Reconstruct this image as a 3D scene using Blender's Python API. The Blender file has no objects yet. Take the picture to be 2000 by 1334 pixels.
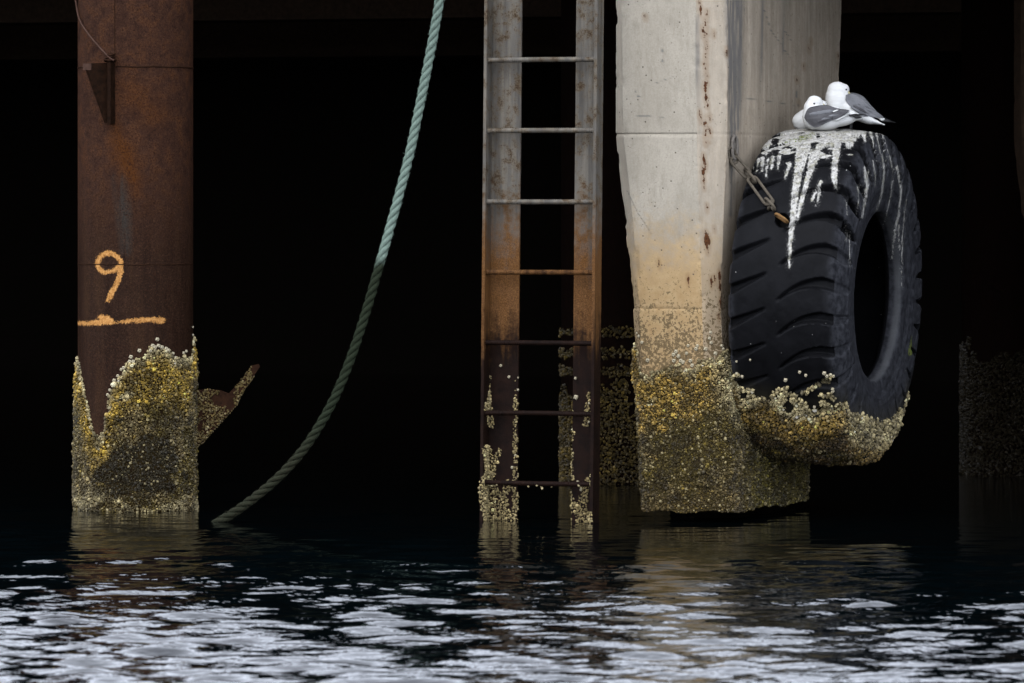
import bpy, bmesh, math, random
import numpy as np
from mathutils import Vector, Matrix
from mathutils.bvhtree import BVHTree

rng = np.random.default_rng(7)
random.seed(7)
scene = bpy.context.scene
COL = scene.collection
R = math.radians

# ------------------------------------------------------------------ camera, world, sun, exposure
FPX, DIST, CAMH, HZ = 10750.0, 25.0, 1.5, 373.0
cam = bpy.data.cameras.new('camera')
cam.sensor_width = 36.0
cam.lens = FPX / 2000.0 * 36.0
cam.shift_y = -(667.0 - HZ) / 2000.0
cam.clip_start, cam.clip_end = 0.5, 2000.0
cam.dof.use_dof = True
cam.dof.focus_distance = 25.3
cam.dof.aperture_fstop = 6.7
camo = bpy.data.objects.new('camera', cam)
camo.location = (0, -DIST, CAMH)
camo.rotation_euler = (R(90), 0, 0)
COL.objects.link(camo)
scene.camera = camo

SUN_EL, SUN_AZ = 46.0, 206.0          # azimuth clockwise from +Y: behind the camera, a little to its left
world = bpy.data.worlds.new('World')
scene.world = world
world.use_nodes = True
wn = world.node_tree
wn.nodes.clear()
sky = wn.nodes.new('ShaderNodeTexSky')
sky.sky_type = 'NISHITA'
sky.sun_disc = False
sky.sun_elevation = R(SUN_EL)
sky.sun_rotation = R(SUN_AZ)
sky.air_density = 1.0
sky.dust_density = 4.0
sky.ozone_density = 1.0
hs = wn.nodes.new('ShaderNodeHueSaturation')
hs.inputs['Saturation'].default_value = 0.36      # thin even overcast: the blue is washed out
bg = wn.nodes.new('ShaderNodeBackground')
bg.inputs['Strength'].default_value = 0.15
wo = wn.nodes.new('ShaderNodeOutputWorld')
wn.links.new(sky.outputs[0], hs.inputs['Color'])
veil = wn.nodes.new('ShaderNodeMix')               # even cloud cover over the clear sky
veil.data_type = 'RGBA'
veil.inputs[0].default_value = 0.80
veil.inputs[7].default_value = (18.7, 20.2, 23.6, 1)
wn.links.new(hs.outputs[0], veil.inputs[6])
wn.links.new(veil.outputs[2], bg.inputs['Color'])
wn.links.new(bg.outputs[0], wo.inputs['Surface'])

sun = bpy.data.lights.new('sun', 'SUN')
sun.energy = 0.6
sun.angle = R(28)
sun.color = (1.0, 0.965, 0.92)
suno = bpy.data.objects.new('sun', sun)
az, el = R(SUN_AZ), R(SUN_EL)
sd = Vector((math.sin(az) * math.cos(el), math.cos(az) * math.cos(el), math.sin(el)))
suno.rotation_euler = sd.to_track_quat('Z', 'Y').to_euler()
suno.location = (0, -30, 40)
COL.objects.link(suno)

vs = scene.view_settings
vs.view_transform = 'Standard'
vs.look = 'None'
vs.exposure = 0.55        # exposed for the shade under the quay
vs.gamma = 1.0
vs.use_curve_mapping = False
scene.cycles.max_bounces = 8
scene.cycles.use_denoising = True

# ------------------------------------------------------------------ helpers
def W(px, py, y):
    d = DIST + y
    return np.array([(px - 1000.0) / FPX * d, y, CAMH - (py - HZ) / FPX * d])

def proj(P):
    d = P[:, 1] + DIST
    return 1000.0 + P[:, 0] / d * FPX, HZ - (P[:, 2] - CAMH) / d * FPX

def _hash(i, j, k):
    h = (i * 374761393 + j * 668265263 + k * 2147483647) & 0xffffffff
    h = ((h ^ (h >> 13)) * 1274126177) & 0xffffffff
    h = ((h ^ (h >> 16)) * 2246822519) & 0xffffffff
    return ((h ^ (h >> 15)) & 0xffff) / 65535.0

def vnoise(P):
    f = np.floor(P).astype(np.int64)
    t = P - f
    t = t * t * (3 - 2 * t)
    i, j, k = f[:, 0], f[:, 1], f[:, 2]
    r = 0
    for a in (0, 1):
        wa = t[:, 0] if a else 1 - t[:, 0]
        for b in (0, 1):
            wb = t[:, 1] if b else 1 - t[:, 1]
            for c in (0, 1):
                wc = t[:, 2] if c else 1 - t[:, 2]
                r = r + wa * wb * wc * _hash(i + a, j + b, k + c)
    return r

def fbm(P, scale, oct=4, off=0.0):
    P = np.asarray(P, float) * scale + 100.0 + off
    r, a, s = 0, 1.0, 0
    for o in range(oct):
        r = r + a * vnoise(P); s += a
        a *= 0.5; P = P * 2.03 + 17.1
    return r / s

def sstep(a, b, x):
    t = np.clip((x - a) / (b - a), 0, 1)
    return t * t * (3 - 2 * t)

def catmull(pts, n):
    pts = np.asarray(pts, float)
    p = np.vstack([2 * pts[0] - pts[1], pts, 2 * pts[-1] - pts[-2]])
    t = np.linspace(0, len(pts) - 1 - 1e-6, n)
    i = t.astype(int); f = (t - i)[:, None]
    a, b, c, d = p[i], p[i + 1], p[i + 2], p[i + 3]
    return 0.5 * (2 * b + (c - a) * f + (2 * a - 5 * b + 4 * c - d) * f**2 + (3 * b - a - 3 * c + d) * f**3)

def seg_field(px, py, pts):
    """greatest (half width - distance) to a polyline of (x, y, half width), in pixels of the survey photo"""
    best = np.full(px.shape, -60.0)
    for (x0, y0, w0), (x1, y1, w1) in zip(pts[:-1], pts[1:]):
        dx, dy = x1 - x0, y1 - y0
        L = dx * dx + dy * dy + 1e-9
        t = np.clip(((px - x0) * dx + (py - y0) * dy) / L, 0, 1)
        d = np.hypot(px - x0 - t * dx, py - y0 - t * dy)
        best = np.maximum(best, w0 + (w1 - w0) * t - d)
    return best

BASE = {}
def thing(name, label, cat, loc=(0, 0, 0), group=None):
    o = bpy.data.objects.new(name, None)
    o.empty_display_size = 0.1
    o.location = loc
    o['label'] = label; o['category'] = cat
    if group: o['group'] = group
    COL.objects.link(o)
    BASE[o.name] = np.array(loc, float)
    return o

def tag(o, label, cat, group=None):
    o['label'] = label; o['category'] = cat
    if group: o['group'] = group
    return o

def base_of(p):
    return BASE.get(p.name, np.zeros(3)) if p else np.zeros(3)

def mk(name, V, F, mat, parent=None, attrs=None, smooth=True, sharp=None, stuff=False, label=None):
    """V (n,3) world verts, F list of index arrays (each m x k)"""
    V = np.asarray(V, float) - base_of(parent)
    if isinstance(F, np.ndarray): F = [F]
    me = bpy.data.meshes.new(name)
    me.vertices.add(len(V)); me.vertices.foreach_set('co', V.astype(np.float32).ravel())
    nl = sum(f.size for f in F); npoly = sum(len(f) for f in F)
    me.loops.add(nl); me.polygons.add(npoly)
    me.loops.foreach_set('vertex_index', np.concatenate([f.ravel() for f in F]).astype(np.int32))
    tot = np.concatenate([np.full(len(f), f.shape[1]) for f in F]).astype(np.int32)
    st = np.concatenate([[0], np.cumsum(tot)[:-1]]).astype(np.int32)
    me.polygons.foreach_set('loop_start', st)
    me.polygons.foreach_set('use_smooth', np.full(npoly, bool(smooth)))
    me.update(calc_edges=True)
    me.validate()
    for k, a in (attrs or {}).items():
        a = np.asarray(a, np.float32)
        if a.ndim == 1:
            at = me.attributes.new(k, 'FLOAT', 'POINT'); at.data.foreach_set('value', a)
        elif a.shape[1] == 4:
            at = me.attributes.new(k, 'FLOAT_COLOR', 'POINT'); at.data.foreach_set('color', a.ravel())
        else:
            at = me.attributes.new(k, 'FLOAT_VECTOR', 'POINT'); at.data.foreach_set('vector', a.ravel())
    if sharp: me.set_sharp_from_angle(angle=R(sharp))
    if mat: me.materials.append(mat)
    o = bpy.data.objects.new(name, me)
    COL.objects.link(o)
    if parent:
        o.parent = parent
        BASE[o.name] = base_of(parent)
    if stuff: o['kind'] = 'stuff'
    if label: o['label'] = label
    return o

def grid_faces(nu, nv, close_u=False, close_v=False, off=0):
    i = np.arange(nu if close_u else nu - 1); j = np.arange(nv if close_v else nv - 1)
    I, J = np.meshgrid(i, j, indexing='ij')
    I2, J2 = (I + 1) % nu, (J + 1) % nv
    return off + np.stack([I * nv + J, I2 * nv + J, I2 * nv + J2, I * nv + J2], -1).reshape(-1, 4)

def bm_obj(name, bm, mat, parent=None, smooth=False, bevel=0, sharp=None, label=None):
    if bevel:
        bmesh.ops.bevel(bm, geom=bm.edges[:], offset=bevel, segments=2, affect='EDGES', profile=0.6)
    bmesh.ops.recalc_face_normals(bm, faces=bm.faces[:])
    b = Vector(base_of(parent))
    for v in bm.verts: v.co -= b
    me = bpy.data.meshes.new(name); bm.to_mesh(me); bm.free()
    if smooth: me.polygons.foreach_set('use_smooth', [True] * len(me.polygons))
    if sharp: me.set_sharp_from_angle(angle=R(sharp))
    me.materials.append(mat)
    o = bpy.data.objects.new(name, me); COL.objects.link(o)
    if parent:
        o.parent = parent; BASE[o.name] = base_of(parent)
    if label: o['label'] = label
    return o

def prism(bm, poly, a, b):
    """polygon of 3D points swept from offset a to offset b (vectors)"""
    a, b = Vector(a), Vector(b)
    v0 = [bm.verts.new(Vector(p) + a) for p in poly]
    v1 = [bm.verts.new(Vector(p) + b) for p in poly]
    n = len(poly)
    bm.faces.new(v0); bm.faces.new(v1[::-1])
    for i in range(n):
        bm.faces.new((v0[i], v1[i], v1[(i + 1) % n], v0[(i + 1) % n]))

def box(bm, o, ex, ey, ez, x0, x1, y0, y1, z0, z1):
    o, ex, ey, ez = Vector(o), Vector(ex), Vector(ey), Vector(ez)
    poly = [o + ex * x + ey * y + ez * z0 for x, y in ((x0, y0), (x1, y0), (x1, y1), (x0, y1))]
    prism(bm, poly, (0, 0, 0), ez * (z1 - z0))

def frames(C):
    """tangent and two normals along a polyline"""
    T = np.gradient(C, axis=0); T /= np.linalg.norm(T, axis=1)[:, None]
    ref = np.array([0, -1.0, 0])
    N = ref - (T @ ref)[:, None] * T; N /= np.linalg.norm(N, axis=1)[:, None]
    return T, N, np.cross(T, N)

def tube(C, rad, k=10, closed=False):
    C = np.asarray(C, float)
    rad = np.broadcast_to(np.asarray(rad, float), (len(C),))
    if closed:
        T = np.roll(C, -1, 0) - np.roll(C, 1, 0); T /= np.linalg.norm(T, axis=1)[:, None]
        n0 = np.cross(C[1] - C[0], C[2] - C[1] + 1e-6)
        pl = np.cross(C - C.mean(0), np.roll(C, -1, 0) - C.mean(0)).sum(0); pl /= np.linalg.norm(pl)
        N = np.broadcast_to(pl, C.shape); B = np.cross(T, N)
    else:
        T, N, B = frames(C)
    a = np.linspace(0, 2 * np.pi, k, endpoint=False)
    V = C[:, None] + rad[:, None, None] * (np.cos(a)[None, :, None] * N[:, None] + np.sin(a)[None, :, None] * B[:, None])
    F = [grid_faces(len(C), k, close_u=closed, close_v=True)]
    V = V.reshape(-1, 3)
    if not closed:
        F += [np.arange(k)[None, ::-1], ((len(C) - 1) * k + np.arange(k))[None]]
    return V, F

# ------------------------------------------------------------------ materials
class Mat:
    def __init__(s, name, rough=0.7, spec=0.5, metal=0.0, tint=(0.76, 0.70, 0.605)):
        s.tint = tint
        s.m = bpy.data.materials.new(name); s.m.use_nodes = True
        s.t = s.m.node_tree; s.n = s.t.nodes; s.l = s.t.links
        s.b = s.n['Principled BSDF']
        s.b.inputs['Roughness'].default_value = rough
        s.b.inputs['Specular IOR Level'].default_value = spec
        s.b.inputs['Metallic'].default_value = metal
        s.tc = s.n.new('ShaderNodeTexCoord').outputs['Object']
    def set(s, sock, v):
        if hasattr(v, 'is_output'): s.l.new(v, sock)
        else: sock.default_value = v if not (isinstance(v, tuple) and len(v) == 3 and sock.type == 'RGBA') else (*v, 1)
    def attr(s, name, col=False):
        n = s.n.new('ShaderNodeAttribute'); n.attribute_name = name
        return n.outputs['Color' if col else 'Fac']
    def vec(s, scale, src=None):
        n = s.n.new('ShaderNodeMapping'); s.l.new(src or s.tc, n.inputs['Vector'])
        n.inputs['Scale'].default_value = scale
        return n.outputs[0]
    def noise(s, scale, detail=4, rough=0.6, stretch=None, src=None, dist=0.0):
        n = s.n.new('ShaderNodeTexNoise')
        n.inputs['Scale'].default_value = scale; n.inputs['Detail'].default_value = detail
        n.inputs['Roughness'].default_value = rough; n.inputs['Distortion'].default_value = dist
        s.l.new(s.vec(stretch, src) if stretch else (src or s.tc), n.inputs['Vector'])
        return n.outputs['Fac']
    def vor(s, scale, stretch=None, feature='F1'):
        n = s.n.new('ShaderNodeTexVoronoi'); n.feature = feature
        n.inputs['Scale'].default_value = scale
        s.l.new(s.vec(stretch) if stretch else s.tc, n.inputs['Vector'])
        return n.outputs['Distance']
    def op(s, o, a, b=0.0, c=0.0):
        n = s.n.new('ShaderNodeMath'); n.operation = o
        for i, v in enumerate((a, b, c)): s.set(n.inputs[i], v)
        return n.outputs[0]
    def rng(s, v, a, b, c=0.0, d=1.0, smooth=True):
        n = s.n.new('ShaderNodeMapRange')
        if smooth: n.interpolation_type = 'SMOOTHSTEP'
        s.set(n.inputs['Value'], v)
        for k, x in zip(('From Min', 'From Max', 'To Min', 'To Max'), (a, b, c, d)): s.set(n.inputs[k], x)
        return n.outputs[0]
    def mix(s, f, a, b, mode='MIX'):
        n = s.n.new('ShaderNodeMix'); n.data_type = 'RGBA'; n.blend_type = mode
        s.set(n.inputs[0], f); s.set(n.inputs[6], a); s.set(n.inputs[7], b)
        return n.outputs[2]
    def ramp(s, f, stops):
        n = s.n.new('ShaderNodeValToRGB')
        e = n.color_ramp.elements
        while len(e) < len(stops): e.new(0.5)
        for el, (p, c) in zip(e, stops): el.position = p; el.color = (*c, 1)
        s.set(n.inputs[0], f)
        return n.outputs[0]
    def bump(s, h, strength=0.5, dist=0.005, prev=None):
        n = s.n.new('ShaderNodeBump'); n.inputs['Strength'].default_value = strength
        n.inputs['Distance'].default_value = dist
        s.l.new(h, n.inputs['Height'])
        if prev: s.l.new(prev, n.inputs['Normal'])
        return n.outputs[0]
    def out(s, color=None, rough=None, normal=None, spec=None, metal=None):
        if color is not None and s.tint: color = s.mix(1.0, color, s.tint, 'MULTIPLY')
        for k, v in (('Base Color', color), ('Roughness', rough), ('Normal', normal), ('Specular IOR Level', spec), ('Metallic', metal)):
            if v is not None: s.set(s.b.inputs[k], v)
        return s.m

def mat_concrete():
    m = Mat('concrete', 0.9, 0.08, tint=(1.0, 0.935, 0.83))
    zone, face, rust, stain = m.attr('zone'), m.attr('face'), m.attr('rust'), m.attr('stain')
    big = m.noise(3.0, 5, 0.6)
    streak = m.op('ADD', m.op('MULTIPLY', m.noise(11.0, 7, 0.72, stretch=(1, 1, 0.11), dist=0.25), 0.68), m.op('MULTIPLY', m.noise(9.0, 7, 0.75, stretch=(1, 1, 0.5), dist=0.6), 0.32))
    fine = m.noise(120.0, 4, 0.7)
    mid = m.noise(22.0, 5, 0.7)
    base = m.ramp(big, [(0.3, (0.225, 0.213, 0.188)), (0.7, (0.305, 0.292, 0.262))])
    base = m.mix(m.rng(fine, 0.35, 0.75, 0, 0.4), base, (0.16, 0.15, 0.13))
    base = m.mix(m.rng(m.noise(30.0, 6, 0.75, stretch=(1, 1, 0.3)), 0.45, 0.7, 0, 0.35), base, (0.125, 0.115, 0.098))
    # weathered side: brown grey with vertical run marks
    side = m.ramp(streak, [(0.32, (0.10, 0.090, 0.080)), (0.45, (0.22, 0.192, 0.158)), (0.57, (0.31, 0.272, 0.225)), (0.70, (0.48, 0.45, 0.40))])
    side = m.mix(m.rng(mid, 0.45, 0.75, 0, 0.4), side, (0.15, 0.125, 0.10))
    side = m.mix(m.rng(m.noise(140.0, 4, 0.8, stretch=(1, 1, 0.25)), 0.42, 0.62, 0, 0.45), side, m.ramp(fine, [(0.3, (0.11, 0.098, 0.085)), (0.7, (0.38, 0.355, 0.315))]))
    base = m.mix(face, base, side)
    base = m.mix(m.rng(stain, 0, 1, 0, 0.85), base, (0.085, 0.088, 0.094))
    # ochre tide band and lichen specks below
    edge = m.op('ADD', zone, m.op('MULTIPLY', m.op('SUBTRACT', mid, 0.5), 0.16))
    tan = m.ramp(mid, [(0.3, (0.215, 0.138, 0.058)), (0.7, (0.29, 0.212, 0.112))])
    tanf = m.op('MULTIPLY', m.rng(edge, 0.29, 0.41), m.op('SUBTRACT', 1.0, m.op('MULTIPLY', face, 0.75)))
    base = m.mix(m.op('MULTIPLY', tanf, 0.85), base, tan)
    speck = m.noise(70.0, 5, 0.75)
    sp = m.op('ADD', speck, m.op('MULTIPLY', m.op('SUBTRACT', mid, 0.5), 0.45))
    thr = m.rng(zone, 0.31, 0.53, 0.72, 0.44, smooth=False)
    spk = m.rng(m.op('SUBTRACT', sp, thr), 0.0, 0.03)
    base = m.mix(m.op('MULTIPLY', spk, m.rng(zone, 0.3, 0.45, 0.0, 0.9)), base, (0.075, 0.055, 0.03))
    base = m.mix(m.rng(edge, 0.56, 0.70), base, (0.05, 0.042, 0.024))
    # pin holes
    pin = m.op('MAXIMUM', m.rng(m.vor(20.0), 0.05, 0.10, 1, 0), m.op('MULTIPLY', m.rng(m.vor(47.0), 0.08, 0.16, 0.8, 0), m.rng(m.noise(6.0, 3), 0.5, 0.6)))
    base = m.mix(m.op('MULTIPLY', pin, 0.85), base, (0.06, 0.05, 0.045))
    rm = m.rng(m.op('ADD', rust, m.op('MULTIPLY', m.op('SUBTRACT', m.noise(85.0, 4, 0.75), 0.5), 7.0)), -0.2, 0.9)
    rc = m.ramp(fine, [(0.3, (0.014, 0.008, 0.006)), (0.7, (0.085, 0.034, 0.014))])
    halo = m.rng(rust, -7.0, 0.0, 0, 0.35)
    base = m.mix(halo, base, (0.14, 0.085, 0.045))
    base = m.mix(rm, base, rc)
    base = m.mix(m.attr('crust'), base, m.mix(m.rng(mid, 0.35, 0.65), (0.014, 0.010, 0.005), (0.030, 0.024, 0.008)))
    h = m.op('ADD', m.op('MULTIPLY', fine, 0.5), m.op('SUBTRACT', m.op('MULTIPLY', streak, 0.5), m.op('MULTIPLY', pin, 0.8)))
    return m.out(base, normal=m.bump(h, 0.55, 0.004))

def mat_pile():
    m = Mat('rusted_steel', 0.75, 0.02, tint=(0.60, 0.47, 0.35))
    zone, paint, orange, blue, scuff = m.attr('zone'), m.attr('paint'), m.attr('orange'), m.attr('blue'), m.attr('scuff')
    grain = m.noise(150.0, 3, 0.85)
    mid = m.noise(16.0, 6, 0.7)
    streak = m.noise(14.0, 5, 0.65, stretch=(1, 1, 0.1))
    c = m.ramp(mid, [(0.3, (0.020, 0.012, 0.012)), (0.48, (0.044, 0.026, 0.022)), (0.70, (0.090, 0.046, 0.027))])
    low = m.ramp(streak, [(0.3, (0.013, 0.0085, 0.0078)), (0.5, (0.027, 0.0175, 0.0145)), (0.75, (0.046, 0.029, 0.019))])
    e = m.op('ADD', zone, m.op('MULTIPLY', m.op('SUBTRACT', mid, 0.5), 0.25))
    c = m.mix(m.rng(e, 0.22, 0.42), c, low)
    c = m.mix(m.op('MULTIPLY', orange, m.rng(mid, 0.25, 0.6, 0.2, 1)), c, (0.075, 0.032, 0.011))
    c = m.mix(m.op('MULTIPLY', blue, m.rng(streak, 0.3, 0.5)), c, (0.036, 0.040, 0.045))
    spots = m.rng(m.op('ADD', m.noise(130.0, 3, 0.7), m.op('MULTIPLY', mid, 0.5)), 0.80, 0.86)
    c = m.mix(m.op('MULTIPLY', spots, 0.75), c, (0.022, 0.012, 0.010))
    c = m.mix(m.rng(grain, 0.5, 0.75, 0, 0.6), c, (0.11, 0.064, 0.046))
    c = m.mix(m.rng(grain, 0.5, 0.28, 0, 0.8), c, (0.008, 0.005, 0.004))
    sc = m.rng(m.op('ADD', scuff, m.op('MULTIPLY', m.op('SUBTRACT', m.noise(55.0, 5, 0.8), 0.5), 7.0)), 0.6, 1.6)
    c = m.mix(m.op('MULTIPLY', sc, 0.7), c, (0.15, 0.14, 0.125))
    pn = m.op('ADD', paint, m.op('MULTIPLY', m.op('SUBTRACT', m.noise(170.0, 3, 0.8), 0.5), 15.0))
    pn = m.op('ADD', pn, m.op('MULTIPLY', m.op('SUBTRACT', m.noise(38.0, 3, 0.6), 0.55), 9.0))
    pm = m.rng(pn, -0.6, 2.2)
    pcol = m.ramp(m.noise(90.0, 4, 0.8), [(0.3, (0.20, 0.095, 0.025)), (0.52, (0.58, 0.35, 0.135)), (0.75, (0.80, 0.56, 0.28))])
    c = m.mix(m.op('MULTIPLY', pm, 0.92), c, pcol)
    c = m.mix(m.attr('crust'), c, m.mix(m.rng(mid, 0.35, 0.65), (0.014, 0.010, 0.005), (0.030, 0.024, 0.008)))
    h = m.op('ADD', m.op('MULTIPLY', grain, 0.6), mid)
    return m.out(c, rough=m.rng(e, 0.2, 0.5, 0.75, 0.5), normal=m.bump(h, 0.7, 0.004))

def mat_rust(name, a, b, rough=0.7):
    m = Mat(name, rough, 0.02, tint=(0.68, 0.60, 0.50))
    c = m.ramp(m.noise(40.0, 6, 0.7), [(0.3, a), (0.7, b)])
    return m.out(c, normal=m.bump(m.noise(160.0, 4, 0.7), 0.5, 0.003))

def mat_ladder():
    m = Mat('weathered_galvanised_steel', 0.6, 0.03, tint=(0.86, 0.77, 0.64))
    zone = m.attr('zone')
    mid = m.noise(18.0, 6, 0.7)
    fine = m.noise(190.0, 4, 0.75)
    streak = m.noise(24.0, 5, 0.65, stretch=(1, 1, 0.06))
    grey = m.ramp(streak, [(0.3, (0.050, 0.051, 0.054)), (0.5, (0.092, 0.093, 0.095)), (0.72, (0.15, 0.147, 0.14))])
    grey = m.mix(m.rng(mid, 0.42, 0.68, 0, 0.8), grey, (0.088, 0.070, 0.045))
    grey = m.mix(m.rng(m.op('ADD', fine, m.op('MULTIPLY', mid, 1.3)), 1.22, 1.38, 0, 0.85), grey, (0.03, 0.02, 0.015))
    e = m.op('ADD', zone, m.op('MULTIPLY', m.op('SUBTRACT', mid, 0.5), 0.16))
    e = m.op('ADD', e, m.op('MULTIPLY', m.op('SUBTRACT', streak, 0.5), 0.20))
    rust = m.ramp(fine, [(0.25, (0.020, 0.009, 0.004)), (0.45, (0.070, 0.032, 0.011)), (0.72, (0.165, 0.090, 0.036))])
    c = m.mix(m.rng(e, 0.27, 0.40, 0, 0.95), grey, rust)
    dark = m.ramp(mid, [(0.3, (0.004, 0.003, 0.003)), (0.7, (0.013, 0.007, 0.0055))])
    c = m.mix(m.rng(e, 0.44, 0.53), c, dark)
    return m.out(c, rough=m.rng(fine, 0.3, 0.7, 0.42, 0.68), normal=m.bump(m.op('ADD', fine, mid), 0.4, 0.003), metal=m.rng(e, 0.32, 0.38, 0.25, 0.0))

def mat_rubber():
    m = Mat('tyre_rubber', 0.55, 0.035, tint=(0.62, 0.60, 0.56))
    gu, moss, hole, muck = m.attr('guano'), m.attr('moss'), m.attr('hole'), m.attr('muck')
    mid = m.noise(9.0, 6, 0.65)
    fine = m.noise(150.0, 4, 0.7)
    sm = m.noise(60.0, 5, 0.75)
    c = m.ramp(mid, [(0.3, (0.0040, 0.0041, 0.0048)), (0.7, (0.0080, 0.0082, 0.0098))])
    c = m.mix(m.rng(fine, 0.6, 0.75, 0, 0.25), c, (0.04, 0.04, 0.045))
    c = m.mix(m.rng(m.attr('side'), 0, 1, 0, 0.8), c, m.mix(m.rng(m.noise(34.0, 6, 0.75), 0.35, 0.65), (0.020, 0.021, 0.026), (0.062, 0.065, 0.077)))  # sky sheen painted on the sidewalls; groove shade painted by leaving it out
    c = m.mix(m.attr('bead'), c, (0.115, 0.12, 0.13))  # pale ring painted on the bead as a lit lip
    c = m.mix(m.rng(muck, 0, 1, 0, 0.6), c, (0.035, 0.032, 0.022))
    run = m.noise(75.0, 5, 0.8, stretch=(1, 1, 0.13))
    gn = m.op('ADD', gu, m.op('MULTIPLY', m.op('SUBTRACT', m.op('ADD', m.op('MULTIPLY', run, 0.7), m.op('MULTIPLY', sm, 0.3)), 0.5), 17.0))
    gm = m.rng(gn, 0.0, 2.4)
    gcol = m.ramp(sm, [(0.3, (0.30, 0.295, 0.27)), (0.5, (0.52, 0.515, 0.50)), (0.72, (0.70, 0.695, 0.68))])
    op_ = m.rng(m.noise(105.0, 5, 0.8, stretch=(1, 1, 0.05)), 0.34, 0.54, 0.22, 1.0)
    op2 = m.rng(m.noise(40.0, 6, 0.75), 0.33, 0.46, 0.2, 1.0)
    gm = m.op('MULTIPLY', gm, m.op('MULTIPLY', op_, op2))
    gcol = m.mix(m.rng(m.noise(28.0, 5, 0.7), 0.46, 0.66, 0, 0.7), gcol, (0.27, 0.26, 0.17))
    c = m.mix(gm, c, gcol)
    # thin grey dusting round the droppings
    c = m.mix(m.op('MULTIPLY', m.rng(gu, -7, 2, 0, 0.45), m.rng(m.noise(110.0, 3, 0.8), 0.54, 0.66)), c, (0.45, 0.45, 0.44))
    mo = m.rng(m.op('ADD', m.op('MULTIPLY', m.op('SUBTRACT', moss, 0.9), 4.0), m.op('ADD', moss, m.op('MULTIPLY', m.op('SUBTRACT', sm, 0.5), 7.0))), 0.75, 1.3)
    mcol = m.ramp(fine, [(0.3, (0.035, 0.07, 0.015)), (0.7, (0.22, 0.24, 0.06))])
    c = m.mix(mo, c, mcol)
    spk = m.rng(m.vor(26.0), 0.05, 0.07, 1, 0)
    c = m.mix(m.op('MULTIPLY', spk, m.rng(m.noise(5.0, 2), 0.56, 0.62, 0, 0.85)), c, (0.6, 0.6, 0.58))
    c = m.mix(hole, c, (0.004, 0.004, 0.004))  # inner dark of the chain hole painted on the rubber
    r = m.rng(m.op('MAXIMUM', gm, mo), 0, 1, 0.46, 0.9)
    h = m.op('ADD', m.op('MULTIPLY', fine, 0.25), m.op('ADD', m.op('MULTIPLY', mid, 0.6), m.op('MULTIPLY', gm, 0.25)))
    return m.out(c, rough=r, normal=m.bump(h, 0.35, 0.005))

def mat_barnacle(name='barnacle_shell', wet=0.22):
    m = Mat(name, 0.42, wet)
    c = m.attr('shell', True)
    n = m.noise(420.0, 3, 0.7)
    c2 = m.mix(m.rng(n, 0.35, 0.7, 0.55, 0.0), c, (0.05, 0.04, 0.02))
    return m.out(c2, normal=m.bump(n, 0.5, 0.002))

def mat_rope():
    m = Mat('green_rope', 0.9, 0.05, tint=(0.82, 0.83, 0.755))
    wet, suv = m.attr('wet'), m.attr('strand_uv', True)
    yarn = m.noise(1.0, 3, 0.6, stretch=(60.0, 3.0, 3.0), src=suv)
    fine = m.noise(220.0, 4, 0.7)
    dry = m.ramp(yarn, [(0.3, (0.085, 0.12, 0.103)), (0.6, (0.155, 0.20, 0.18)), (0.8, (0.24, 0.28, 0.26))])
    dry = m.mix(m.rng(fine, 0.45, 0.7, 0, 0.4), dry, (0.07, 0.09, 0.078))
    we = m.ramp(yarn, [(0.3, (0.007, 0.009, 0.0055)), (0.6, (0.018, 0.023, 0.014)), (0.8, (0.03, 0.043, 0.029))])
    e = m.op('ADD', wet, m.op('MULTIPLY', m.op('SUBTRACT', m.noise(25.0, 4), 0.5), 0.4))
    c = m.mix(m.rng(e, 0.35, 0.65), dry, we)
    slime = m.rng(e, 1.25, 1.8, 0, 0.75)
    nz = m.n.new('ShaderNodeNewGeometry')
    sep = m.n.new('ShaderNodeSeparateXYZ'); m.l.new(m.tc, sep.inputs[0])
    c = m.mix(m.op('MULTIPLY', slime, m.rng(fine, 0.4, 0.6)), c, (0.022, 0.017, 0.012))
    return m.out(c, normal=m.bump(m.op('ADD', yarn, m.op('MULTIPLY', fine, 0.5)), 0.6, 0.003))

def mat_water():
    m = Mat('harbour_water', 0.05, 0.5, tint=None)
    m.b.inputs['IOR'].default_value = 1.333
    n1 = m.noise(5.0, 4, 0.55, stretch=(0.55, 1, 1))
    n2 = m.noise(21.0, 3, 0.5, stretch=(0.6, 1, 1))
    calm = m.attr('rough')
    h = m.op('MULTIPLY', m.op('ADD', m.op('MULTIPLY', n1, 1.0), m.op('MULTIPLY', n2, 0.16)), calm)
    return m.out((0.0003, 0.0009, 0.0011), normal=m.bump(h, 1.0, 0.02))

def mat_plain(name, col, rough=0.6, spec=0.4, var=0.25, scale=60.0, bump=0.3):
    m = Mat(name, rough, spec)
    n = m.noise(scale, 5, 0.7)
    c = m.mix(m.rng(n, 0.3, 0.7), tuple(x * (1 - var) for x in col), tuple(x * (1 + var) for x in col))
    return m.out(c, normal=m.bump(n, bump, 0.002) if bump else None)

def mat_feather(name, a, b, scale=60.0):
    m = Mat(name, 0.8, 0.1, tint=(0.76, 0.755, 0.72))
    st = m.noise(scale, 4, 0.6, stretch=(0.25, 1, 1.4))
    big = m.noise(16.0, 4, 0.6)
    c = m.ramp(m.op('ADD', m.op('MULTIPLY', st, 0.5), m.op('MULTIPLY', big, 0.5)), [(0.36, a), (0.64, b)])
    return m.out(c, normal=m.bump(st, 0.25, 0.003))

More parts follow.
